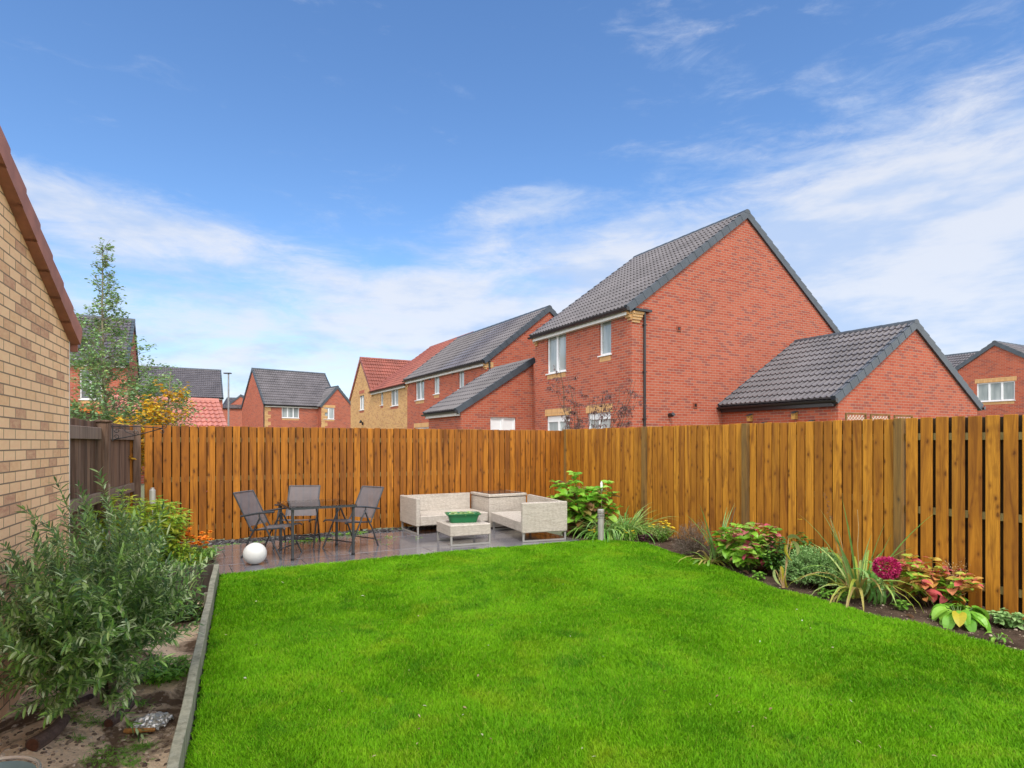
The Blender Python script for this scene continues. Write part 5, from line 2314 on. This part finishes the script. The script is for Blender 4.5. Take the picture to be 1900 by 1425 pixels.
# dry seed heads
P = gnd(1800, 1140)
P.y += .35
r = thing('dry_flower_heads', 'straw coloured dry astilbe flower heads above the broad-leaved hosta', 'plant', P)
st, sd = MB(), MB()
for px, py in ((1758, 1050), (1778, 1062), (1768, 1072), (1812, 1072), (1820, 1082), (1790, 1052)):
    q = pt(px, py, P.y) - P
    st.tube(curve_pts(Vector((random.uniform(-.03, .03), 0, 0)), q, 5, wob=.004), .004, .002, 5)
    sd = MB()
    for k in range(110):
        sd.leaf(q + Vector((random.gauss(0, .035), random.gauss(0, .03), random.gauss(-.02, .045))), rdir(-.5, 1), .018, .009, n=2)
    sd.build('seed_head', LM['straw_seed'], r)
st.build('stems', MAT['straw'], r)
# hosta
P = gnd(1800, 1160)
P.y += .15
hosta('hosta', 'broad-leaved green hosta with a few yellowed leaves at the right of the border', P, 36, .18, .105, 'hosta', mat2='hosta_yellow', frac2=.10)
P = gnd(1740, 1128)
P.y += .35
P = gnd(1852, 1188)
hosta('seedling', 'tiny broad-leaved seedling at the lawn edge in the far right', P, 7, .07, .045, 'hosta')
P = gnd(1885, 1165)
P.y += .1
leafy_shrub('strawberry_plant', 'small toothed green leaves against the fence foot at the right edge', P, .16, .20, 22, .06, .04, 'lavender', cat='plant', pairs=3)
for px, py, lab in ((1530, 1106, 'small bright green weed below the grey-green lavender'), (1565, 1112, 'small dark green weed left of the drooping strappy leaves'), (1672, 1128, 'tiny green weed in bare soil right of the drooping strappy leaves'), (1408, 1072, 'small green weed below the pink-tinged hydrangea')):
    leafy_shrub('weed', lab, gnd(px, py), .09, .09, 8, .05, .03, 'weed', cat='weed', pairs=2, group='small weeds along the border')
for px, py, lab in ((1680, 1141, 'curled tan fallen leaf on the soil right of the drooping leaves'), (1378, 1060, 'tan fallen leaf on the soil under the pink-tinged hydrangea')):
    P = gnd(px, py)
    mb = MB()
    mb.leaf((0, 0, .0), (1, .2, .3), .11, .07, n=5, droop=1.4, shape='broad', roll=.5)
    tag(mb.build('fallen_leaf', LM['fallen'], None, P), lab, 'fallen leaf')


# self-sown greenery threading the border between the larger plants
for px, py, hh, rr, m, lab in ((1350, 1040, .16, .18, 'weed', 'low green filler plant between the strappy leaves and pink-tinged hydrangea'),
                               (1462, 1060, .22, .16, 'dkgreen', 'dark green low plant behind the wilting hosta'),
                               (1575, 1085, .18, .16, 'weed', 'low green plant between the lavender mound and the tall strappy clump'),
                               (1770, 1110, .20, .20, 'dkgreen', 'dark green low plant behind the broad-leaved hosta'),
                               (1150, 985, .25, .25, 'dkgreen', 'dark low foliage at the fence foot behind the grassy clump')):
    P = gnd(px, py)
    P.y += .2
    leafy_shrub('filler_plant', lab, P, hh, rr, 22, .05, .026, m, cat='plant', pairs=4)


# little weeds by the back fence gravel
def strip_weeds():
    spots = [(590, 1002, .20), (560, 1004, .15), (640, 993, .20), (665, 990, .14), (430, 1010, .10), (482, 1006, .10), (742, 981, .12), (730, 984, .10), (408, 1013, .08), (535, 1005, .1)]
    wl_ = ['behind the middle folding chair', 'left of the middle chair', 'behind the right folding chair', 'left of the biggest tuft', 'left of the leftmost folding chair', 'behind the leftmost folding chair', 'beside the left foot of the sofa', 'one step left of the sofa foot', 'at the far left end of the patio edge', 'between two folding chairs']
    for i, (px, py, h) in enumerate(spots):
        P = gnd(px, py)
        r = thing('weed', 'green weed tuft under the back fence ' + wl_[i], 'weed', P, 0, 'weeds under the back fence')
        mb = MB()
        for k in range(46 if h > .13 else 18):
            a = random.uniform(0, 6.28)
            rr = random.uniform(0, h * .9)
            mb.leaf((math.cos(a) * rr, math.sin(a) * rr * .4, -.01), (math.cos(a) * .6, math.sin(a) * .6, random.uniform(.3, 1.6)), h * random.uniform(.4, 1), .016, n=4, droop=1.2)
        mb.build('leaves', LM['weed'], r)


strip_weeds()
# leaf litter on the patio
mb = MB()
for cx_, cy_, n in ((725, 998, 26), (777, 998, 12), (718, 1010, 8), (700, 1003, 8)):
    for k in range(n):
        P = gnd(cx_ + random.gauss(0, 6), cy_ + random.gauss(0, 2))
        mb.leaf((P.x, P.y, .004), (random.uniform(-1, 1), random.uniform(-1, 1), .05), .035, .02, n=2, droop=.1, roll=0)
tag(mb.build('leaf_litter', LM['weed'], None), 'scattered green leaf clippings on the wet paving left of the sofa', 'leaf litter', kind='stuff')


# ------------------------------------------------------------------ olive bush
def olive():
    random.seed(5)
    base = Vector((-3.02, 4.55, bed_h(-3.02, 4.55)))
    root = thing('olive_bush', 'big dense olive bush with narrow grey-green leaves in the left bed', 'bush', base)
    tr, tw, fo = MB(), MB(), MB()
    ctr = Vector((-2.80, 4.08, .47))
    D, Np = BED_DIR, Vector((.917, .40, 0)).normalized()

    def inside_wall(p):
        return (p - HW0).dot(Np) < .04
    mains = []
    for i in range(7):
        a = i * .9
        q = ctr + D * random.uniform(-.35, .45) + Np * random.uniform(-.15, .15) + Vector((0, 0, random.uniform(-.25, .1)))
        pts = curve_pts(base + Vector((random.uniform(-.04, .04), random.uniform(-.04, .04), -.05)), q, 6, wob=.02, rise=.12)
        tr.tube([p - base for p in pts], .024, .010, 7)
        mains.append(pts)
    nleaf = 0
    for i in range(320):
        m = random.choice(mains)
        t = random.uniform(.35, 1)
        f = t * 6
        i0 = min(5, int(f))
        p = m[i0].lerp(m[i0 + 1], f - i0)
        a = random.uniform(0, 6.28)
        cz = random.uniform(-.95, 1)
        rr = math.sqrt(1 - cz * cz)
        k = random.uniform(.55, 1.0)
        tgt = ctr + D * (math.cos(a) * rr * 1.08 * k) + Np * (math.sin(a) * rr * .49 * k) + Vector((0, 0, cz * .54 * k))
        if inside_wall(tgt):
            continue
        pts = curve_pts(p, tgt, 6, wob=.012, rise=.10)
        out = (tgt - p).normalized()
        tw.tube([q - base for q in pts], .005, .002, 4, False)
        tip_dir = (pts[-1] - pts[-2]).normalized()
        extra = (tip_dir + Vector((0, 0, .35)) + rdir(-1, 1) * .25).normalized()
        ln = random.uniform(.10, .30) if random.random() < .85 else random.uniform(.3, .5)
        sp = pts[2:] + [pts[-1] + extra * ln * .5 + Vector((0, 0, .01)), pts[-1] + extra * ln]
        tw.tube([q - base for q in sp[-3:]], .002, .001, 4, False)
        # leaves along sp
        tot = sum((sp[j + 1] - sp[j]).length for j in range(len(sp) - 1))
        s = tot * .25
        az = random.uniform(0, 6.28)
        while s < tot:
            # locate
            acc = 0
            for j in range(len(sp) - 1):
                l = (sp[j + 1] - sp[j]).length
                if acc + l >= s:
                    break
                acc += l
            c = sp[j].lerp(sp[j + 1], (s - acc) / max(l, 1e-6))
            d = (sp[j + 1] - sp[j]).normalized()
            o1 = d.orthogonal().normalized()
            o2_ = d.cross(o1)
            az += 1.57
            for sg in (0, math.pi):
                if inside_wall(c):
                    continue
                e = (d * random.uniform(.55, 1.0) + (o1 * math.cos(az + sg) + o2_ * math.sin(az + sg)) * .8 + Vector((0, 0, .15))).normalized()
                fo.leaf(c - base, e, random.uniform(.050, .082), random.uniform(.012, .018), n=3, droop=random.uniform(-.1, .5), fold=.3)
                nleaf += 1
            s += random.uniform(.018, .027)
    print('olive leaves', nleaf)
    tr.build('trunk', MAT['bark'], root)
    tw.build('twigs', MAT['green_stem'], root)
    fo.build('foliage', LM['olive'], root)


olive()


# ------------------------------------------------------------------ trees behind the fences
def sparse_tree(name, label, base, trunk_pts, crown, mat, nb, leafL, leafW, seed, cat='tree', group=None, leaves=26, barkmat='pale_bark', r0=.035, shape='broad', up=.5, twl=(.25, .6)):
    """crown: list of (height, radius) rings; branches leave the trunk and carry leaf sprays"""
    random.seed(seed)
    root = thing(name, label, cat, base)
    tr, fo = MB(), MB()
    tp = [Vector(p) for p in trunk_pts]
    tr.tube(tp, r0, r0 * .15, 8)
    Hs = [c[0] for c in crown]
    for i in range(nb):
        z = Hs[0] + (Hs[-1] - Hs[0]) * ((i + random.random()) / nb) ** 1.75
        # radius there
        for j in range(len(crown) - 1):
            if crown[j][0] <= z <= crown[j + 1][0]:
                t = (z - crown[j][0]) / (crown[j + 1][0] - crown[j][0])
                rad = crown[j][1] * (1 - t) + crown[j + 1][1] * t
                off = Vector((crown[j][2] * (1 - t) + crown[j + 1][2] * t, 0, 0)) if len(crown[j]) > 2 else Vector((0, 0, 0))
                break
        zt = max(.1, z - rad * up * random.uniform(.6, 1.2))
        # trunk point at zt
        c = tp[-1]
        for j in range(len(tp) - 1):
            if tp[j].z <= zt <= tp[j + 1].z:
                c = tp[j].lerp(tp[j + 1], (zt - tp[j].z) / (tp[j + 1].z - tp[j].z))
                break
        a = random.uniform(0, 6.28)
        k = random.uniform(.45, 1.12)
        q = Vector((0, 0, z)) + off + Vector((math.cos(a) * rad * k, math.sin(a) * rad * k * .8, 0))
        pts = curve_pts(c, q, 5, wob=rad * .03, rise=-rad * .05)
        tr.tube(pts, r0 * .22 * (1 - .6 * z / Hs[-1]) + .003, .002, 5, False)
        nt = random.randint(3, 5)
        for _ in range(nt):
            t = random.uniform(.35, 1)
            f = t * 5
            i0 = min(4, int(f))
            p = pts[i0].lerp(pts[i0 + 1], f - i0)
            d = ((pts[-1] - pts[0]).normalized() + rdir(-.6, 1) * .9).normalized()
            l = random.uniform(*twl) * max(.35, min(1, rad))
            e = p + d * l
            tr.tube([p, p.lerp(e, .5) + Vector((0, 0, .01)), e], .003, .0012, 4, False)
            for m in range(max(2, int(leaves * min(1.25, rad * 1.15)))):
                u = random.random()
                c2 = p.lerp(e, u) + rdir(-1, 1) * .05
                fo.leaf(c2, rdir(-.6, .7), leafL * random.uniform(.6, 1.1), leafW * random.uniform(.7, 1.1), n=2, shape=shape, droop=.2)
    tr.build('trunk', MAT[barkmat], root)
    fo.build('crown', LM[mat], root)
    return root


Yt = 10.6
bx_ = (196 - CX) / F * Yt
sparse_tree('slender_tree', 'tall thin blue-green tree with airy small leaves behind the weathered fence', Vector((bx_, Yt, .2)),
            [(0, 0, 0), (.02, 0, 1.7), (-.03, 0, 2.6), (-.06, .0, 3.6), (-.05, 0, 4.85)],
            [(1.35, .80, .34), (1.8, 1.15, .40), (2.4, 1.12, .32), (2.8, .84, .14), (3.3, .50, 0), (3.8, .34, -.03), (4.3, .20, -.03), (4.9, .07, -.05)], 'euc', 260, .060, .046, 4, leaves=16, twl=(.18, .5))
Yt = 10.1
bx_ = (306 - CX) / F * Yt
sparse_tree('maple_tree', 'low tree in yellow and orange autumn leaf behind the corner of the fences', Vector((bx_, Yt, .2)),
            [(0, 0, 0), (.02, 0, 1.2), (0.05, 0, 2.0), (.1, 0, 2.6)],
            [(1.15, .85, -.50), (1.5, .82, -.30), (1.85, .55, -.05), (2.1, .36, .08), (2.35, .20, .14)], 'autumn', 64, .07, .055, 8, leaves=16, r0=.03, twl=(.25, .6))


def acer():
    random.seed(31)
    Ya = 13.9
    base = Vector(((1095 - CX) / F * Ya, Ya, .25))
    root = thing('acer_tree', 'sparse dark red feathery acer behind the fence in front of the large house', 'tree', base)
    tr, fo = MB(), MB()
    tips = [(1038, 683), (1030, 705), (1052, 700), (1060, 730), (1075, 745), (1128, 700), (1150, 712), (1172, 708), (1180, 703), (1160, 735), (1110, 735), (1098, 765), (1045, 760), (1145, 765), (1168, 770), (1120, 720), (1065, 712), (1090, 720), (1182, 728), (1040, 690)]
    for px, py in tips:
        tgt = pt(px, py, Ya + random.uniform(-.3, .5)) - base
        pts = curve_pts(Vector((random.uniform(-.1, .1), 0, 0)), tgt, 7, wob=.03, rise=-.35)
        tr.tube(pts, .016, .003, 6, False)
        for _ in range(8):
            t = random.uniform(.5, 1)
            f = t * 7
            i0 = min(6, int(f))
            p = pts[i0].lerp(pts[i0 + 1], f - i0)
            d = Vector((random.uniform(-1, 1), random.uniform(-.5, .5), random.uniform(-.3, .45))).normalized()
            e = p + d * random.uniform(.12, .38)
            tr.tube([p, p.lerp(e, .5) + Vector((0, 0, .015)), e], .003, .0015, 4, False)
            for m in range(8):
                c = p.lerp(e, random.uniform(.3, 1.05)) + rdir(-1, 1) * .02
                for q in range(2):
                    a = random.uniform(0, 6.28)
                    fo.leaf(c, (math.cos(a), math.sin(a), random.uniform(-.9, .2)), .085, .017, n=2, droop=.5)
    tr.build('trunk', MAT['twig'], root)
    fo.build('crown', LM['acer'], root)


acer()

# ------------------------------------------------------------------ left planting bed beyond the olive
random.seed(77)
def spire(name, label, P, h, rad, n, L, W, mat, **k):
    return leafy_shrub(name, label, P, h, rad, n, L, W, mat, shape='lance', **k)


spire('peony', 'yellow-green lance-leaved perennial clump in front of the weathered fence', Vector((-4.72, 7.4, 0)), 1.08, .60, 60, .14, .040, 'lime', cat='plant', pairs=10)
spire('peony', 'yellow-green leafy clump beside the silver solar light', Vector((-4.52, 7.65, 0)), .95, .42, 50, .13, .038, 'lime', cat='plant', mat2='weed', frac2=.2, pairs=10)
spire('phlox', 'bright green leafy clump at the corner where the old and new fences meet', Vector((-4.9, 8.35, 0)), 1.0, .42, 30, .11, .032, 'weed', cat='plant', pairs=10, mat2='lime', frac2=.4)
spire('phlox', 'low yellow-green foliage between the olive bush and the marigolds', Vector((-4.15, 7.55, 0)), .42, .22, 26, .07, .024, 'lime', cat='plant', mat2='hyd', frac2=.3, pairs=8)
# marigolds
MP = Vector((-4.22, 8.02, 0))
r = leafy_shrub('marigold_plant', 'clump of orange marigolds at the left end of the patio', MP, .30, .30, 40, .045, .016, 'weed', cat='flowers', pairs=6, shape='lance')
for k in range(30):
    px, py = random.uniform(326, 392), random.uniform(982, 1018)
    c = pt(px, py, 7.9 + random.uniform(-.15, .15)) - MP
    fb = MB()
    for ring, rr in ((0, .048), (1, .034)):
        for q in range(9):
            a = q * .7 + ring
            fb.leaf(c + Vector((0, 0, ring * .006)), (math.cos(a), math.sin(a) - .3, .45 + ring * .5), rr, .026, n=2, droop=.4)
    fb.build('flower', LM['marigold'], r)
r = leafy_shrub('stonecrop', 'low yellow foliage plant beside the end board of the raised bed', gnd(352, 1052), .14, .22, 46, .035, .016, 'lime', cat='plant', pairs=5)
r = leafy_shrub('ground_cover', 'mixed low green plant at the patio corner under the marigolds', gnd(382, 1035), .16, .16, 26, .04, .02, 'weed', cat='plant', pairs=4)
# pink flower on a thin stem
P = gnd(372, 1005)
top = pt(383, 912, P.y)
r = thing('pink_flower', 'single pink flower on a thin leafy stem against the back fence', 'flower', P)
st, fb, lf = MB(), MB(), MB()
pts = curve_pts(Vector((-.14, 0, 0)), top - P, 6, wob=.008, rise=.08)
st.tube(pts, .004, .003, 5)
for k in range(34):
    f = random.uniform(1.5, 5.6)
    c = pts[int(f)].lerp(pts[min(6, int(f) + 1)], f - int(f))
    lf.leaf(c, rdir(-.2, 1), .04, .008, n=2)
for q in range(12):
    a = q * .9
    fb.leaf(top - P, (math.cos(a), math.sin(a) - .5, .3), .045, .035, n=3, shape='broad')
st.build('stem', MAT['green_stem'], r)
lf.build('leaves', LM['dkgreen'], r)
fb.build('petals', LM['pink'], r)
# grey stake
P = Vector(((203 - CX) / F * 6.9, 6.9, 0))
mb = MB()
mb.tube([(0, 0, 0), (-.005, 0, h_at(898, 6.9))], .014, .014, 8)
tag(mb.build('garden_cane', MAT['old_rail'], None, P), 'pale wooden cane upright among the leaves before the weathered fence', 'cane')


# ------------------------------------------------------------------ things lying in the sandy bed
def bedp(px, py):
    u, v = (px - CX) / F, (HY - py) / F
    z = -.25
    for _ in range(10):
        Y = (EYE - z) / -v
        z = bed_h(u * Y, Y)
    return Vector((u * Y, Y, z))


def log(name, label, p0, p1, r0, r1, mat='log_bark', bend=.03, cat='log'):
    a, b = bedp(*p0), bedp(*p1)
    root = thing(name, label, cat, a)
    mb = MB()
    b = b - a
    pts = []
    n = 9
    for i in range(n):
        t = i / (n - 1)
        q = Vector((0, 0, r0 * .8)).lerp(b + Vector((0, 0, r1 * .8)), t)
        q += Vector((random.gauss(0, .004) + bend * math.sin(t * math.pi), random.gauss(0, .004), random.gauss(0, .003)))
        pts.append(q)
    mb.tube(pts, r0, r1, 12)
    mb.build('bark', MAT[mat], root)
    mb = MB()
    d = (pts[0] - pts[1]).normalized()
    mb.tube([pts[0] + d * .0005, pts[0] + d * .003], r0 * .82, r0 * .8, 12)
    mb.build('cut_end', MAT['log_end'], root)
    return root


MAT['log_bark'] = plain('dark_log_bark', (.10, .065, .055), .8, 0, .5, 30, .9)
MAT['log_end'] = plain('rotten_cut_end', (.09, .035, .018), .9, 0, .4, 40, .5)
MAT['stone'] = plain('grey_stone', (.26, .24, .23), .8, 0, .3, 15, .5)
log('log', 'short dark log lying nearest the bottom left corner of the sandy bed', (60, 1392), (118, 1342), .046, .036)
log('driftwood', 'crooked dark branch piece beside the crumpled foil', (200, 1356), (244, 1308), .034, .024, bend=.02)
log('log', 'thin dark stick on the soil below the olive trunk', (100, 1318), (172, 1295), .024, .018)
log('log', 'fat round log standing by the olive trunk', (205, 1278), (232, 1258), .062, .055, bend=0)
# crumpled foil and orange rag
P = bedp(283, 1345)
mb = MB()
rnd = random.Random(3)
n = 26
grid = {}
for i in range(n + 1):
    for j in range(n + 1):
        x, y = (i / n - .5) * .22, (j / n - .5) * .24
        rr = math.hypot(x / .11, y / .12)
        if rr > 1.15:
            continue
        grid[(i, j)] = len(mb.v)
        mb.v.append((x + rnd.uniform(-.006, .006), y + rnd.uniform(-.006, .006), .05 * max(0, 1 - rr * rr * .7) + rnd.uniform(-.007, .008) + .012 * mnoise.noise((x * 40, y * 40, 2))))
for i in range(n):
    for j in range(n):
        k = [(i, j), (i + 1, j), (i + 1, j + 1), (i, j + 1)]
        if all(q in grid for q in k):
            mb.f.append((grid[k[0]], grid[k[1]], grid[k[2]]))
            mb.f.append((grid[k[0]], grid[k[2]], grid[k[3]]))
tf = NT('crumpled_foil')
tag(mb.build('crumpled_foil', tf.base((.62, .60, .56), .38, .7), None, P + Vector((0, 0, .01))), 'crumpled silver foil pushed against the bed board', 'foil')
random.seed(14)
mb = MB()
for k in range(5):
    a = P + Vector((-.12 + k * .03, -.10 - .02 * k, .0))
mb.tube([Vector((-.10, -.13, .02)), Vector((0, -.15, .035)), Vector((.09, -.12, .025))], .018, .012, 8)
tag(mb.build('bark_strip', plain('orange_bark', (.42, .19, .05), .8, 0, .4, 30, .6), None, P), 'orange-brown bark strip lying in front of the crumpled foil', 'bark')
# terracotta pot shard
P = bedp(218, 1205)
mb = MB()
mb.lathe([(.045, 0), (.075, .10), (.082, .10), (.082, .125), (.070, .125), (.04, .01)], 20, (0, 0, 0), Matrix.Rotation(R(62), 4, 'Y') @ Matrix.Rotation(R(10), 4, 'X'))
tag(mb.build('terracotta_pot', plain('terracotta', (.42, .14, .075), .8, 0, .2, 12), None, P + Vector((0, 0, .09))), 'terracotta pot lying on its side under the olive bush', 'pot')
# small shrubs in the sandy bed
leafy_shrub('periwinkle', 'dark small-leaved mat spreading under the end board of the raised bed', bedp(335, 1150), .26, .40, 110, .032, .020, 'dkgreen', mat2='weed', frac2=.2, pairs=7, stem='twig')
leafy_shrub('geranium', 'floppy green leafy plant against the inside of the bed board', bedp(298, 1262), .17, .22, 34, .085, .022, 'weed', cat='plant', mat2='hosta', frac2=.5, pairs=4, shape='lance')
# weeds and grass in the sandy bed
mb = MB()
for cx_, cy_, n, s_ in ((130, 1330, 60, 22), (215, 1395, 110, 26), (170, 1340, 60, 16), (260, 1385, 60, 14), (208, 1298, 30, 8), (262, 1305, 40, 10), (60, 1310, 30, 16), (240, 1415, 60, 14), (140, 1372, 30, 8), (180, 1415, 60, 18), (300, 1130, 30, 10), (290, 1222, 30, 8)):
    for k in range(n):
        P = bedp(cx_ + random.gauss(0, s_), cy_ + random.gauss(0, s_ * .35))
        for q in range(3):
            mb.leaf(P, (random.uniform(-1, 1), random.uniform(-1, 1), random.uniform(.2, 1.5)), random.uniform(.02, .055), .005, n=2, droop=.8)
tag(mb.build('sparse_weeds', LM['weed'], None), 'sparse grass and seedlings growing on the sandy soil', 'weeds', kind='stuff')
mb = MB()
for k in range(900):
    P = bedp(random.uniform(-60, 320), random.uniform(1130, 1460))
    r_ = random.uniform(.003, .011)
    M = Matrix.Translation(P) @ Matrix.Rotation(random.uniform(0, 6), 4, 'Z') @ Matrix.Rotation(random.uniform(-.6, .6), 4, 'X')
    mb.cbox((-r_, -r_ * .8, -r_ * .6), (r_, r_ * .8, r_ * .6), r_ * .3, M)
for k in range(3800):
    P = gnd(random.uniform(1180, 1900), random.uniform(1005, 1260))
    q = E2.x * P.x + E2.y * P.y
    if in_poly(np.array([P.x]), np.array([P.y]), LAWN)[0]:
        continue
    P.z = soil_h(P.x, P.y)
    r_ = random.uniform(.003, .008) * random.choice((1, 1, 1.8))
    M = Matrix.Translation(P) @ Matrix.Rotation(random.uniform(0, 6), 4, 'Z') @ Matrix.Rotation(random.uniform(-.6, .6), 4, 'X')
    mb.cbox((-r_, -r_ * .8, -r_ * .6), (r_, r_ * .8, r_ * .6), r_ * .3, M)
for k in range(160):
    P = bedp(random.uniform(-60, 320), random.uniform(1280, 1460))
    r_ = random.uniform(.010, .022)
    M = Matrix.Translation(P) @ Matrix.Rotation(random.uniform(0, 6), 4, 'Z') @ Matrix.Rotation(random.uniform(-.4, .4), 4, 'X')
    mb.cbox((-r_, -r_ * .7, -r_ * .5), (r_, r_ * .7, r_ * .5), r_ * .4, M)
t = NT('small_stones')
c = t.ramp(t.isl(), [(0, (.08, .055, .04)), (.5, (.20, .14, .10)), (1, (.55, .44, .35))])
tag(mb.build('small_stones', t.base(c, .9), None), 'small stones and crumbs of soil scattered over the beds', 'stones', kind='stuff')

random.seed(90)
mb = MB()
for k in range(70):
    px, py = random.uniform(400, 1750), random.uniform(1080, 1420)
    P = gnd(px, py)
    if not in_poly(np.array([P.x]), np.array([P.y]), LAWN)[0]:
        continue
    P.z += .028
    mb.leaf(P, (random.uniform(-1, 1), random.uniform(-1, 1), random.uniform(-.1, .3)), random.uniform(.015, .035), random.uniform(.008, .018), n=2, droop=.4, shape='broad')
tag(mb.build('lawn_litter', leafmat('dry_specks', [(.20, .12, .05), (.42, .34, .20), (.60, .62, .50)], .8, .1), None), 'tiny dry leaves and pale petals dropped on the lawn', 'leaf litter', kind='stuff')

# rim of a round planter at the bottom left corner
P = pt(-40, 1452, 2.62)
root = thing('metal_planter', 'rim of a round grey metal planter cut off by the bottom left corner', 'planter', (P.x, P.y, P.z - .3))
mb = MB()
Rr = .21
mb.lathe([(Rr * .7, 0), (Rr * .95, .28), (Rr * .95, .29), (Rr * .6, .27)], 40)
mb.build('body', plain('blue_grey_metal', (.18, .26, .28), .4, .5), root)
mb = MB()
pts = [(math.cos(t) * Rr, math.sin(t) * Rr, .30) for t in [i * 2 * math.pi / 48 for i in range(49)]]
mb.tube(pts, .008, .008, 8, False)
mb.build('rim', plain('pale_rim', (.62, .60, .58), .25, .7), root)
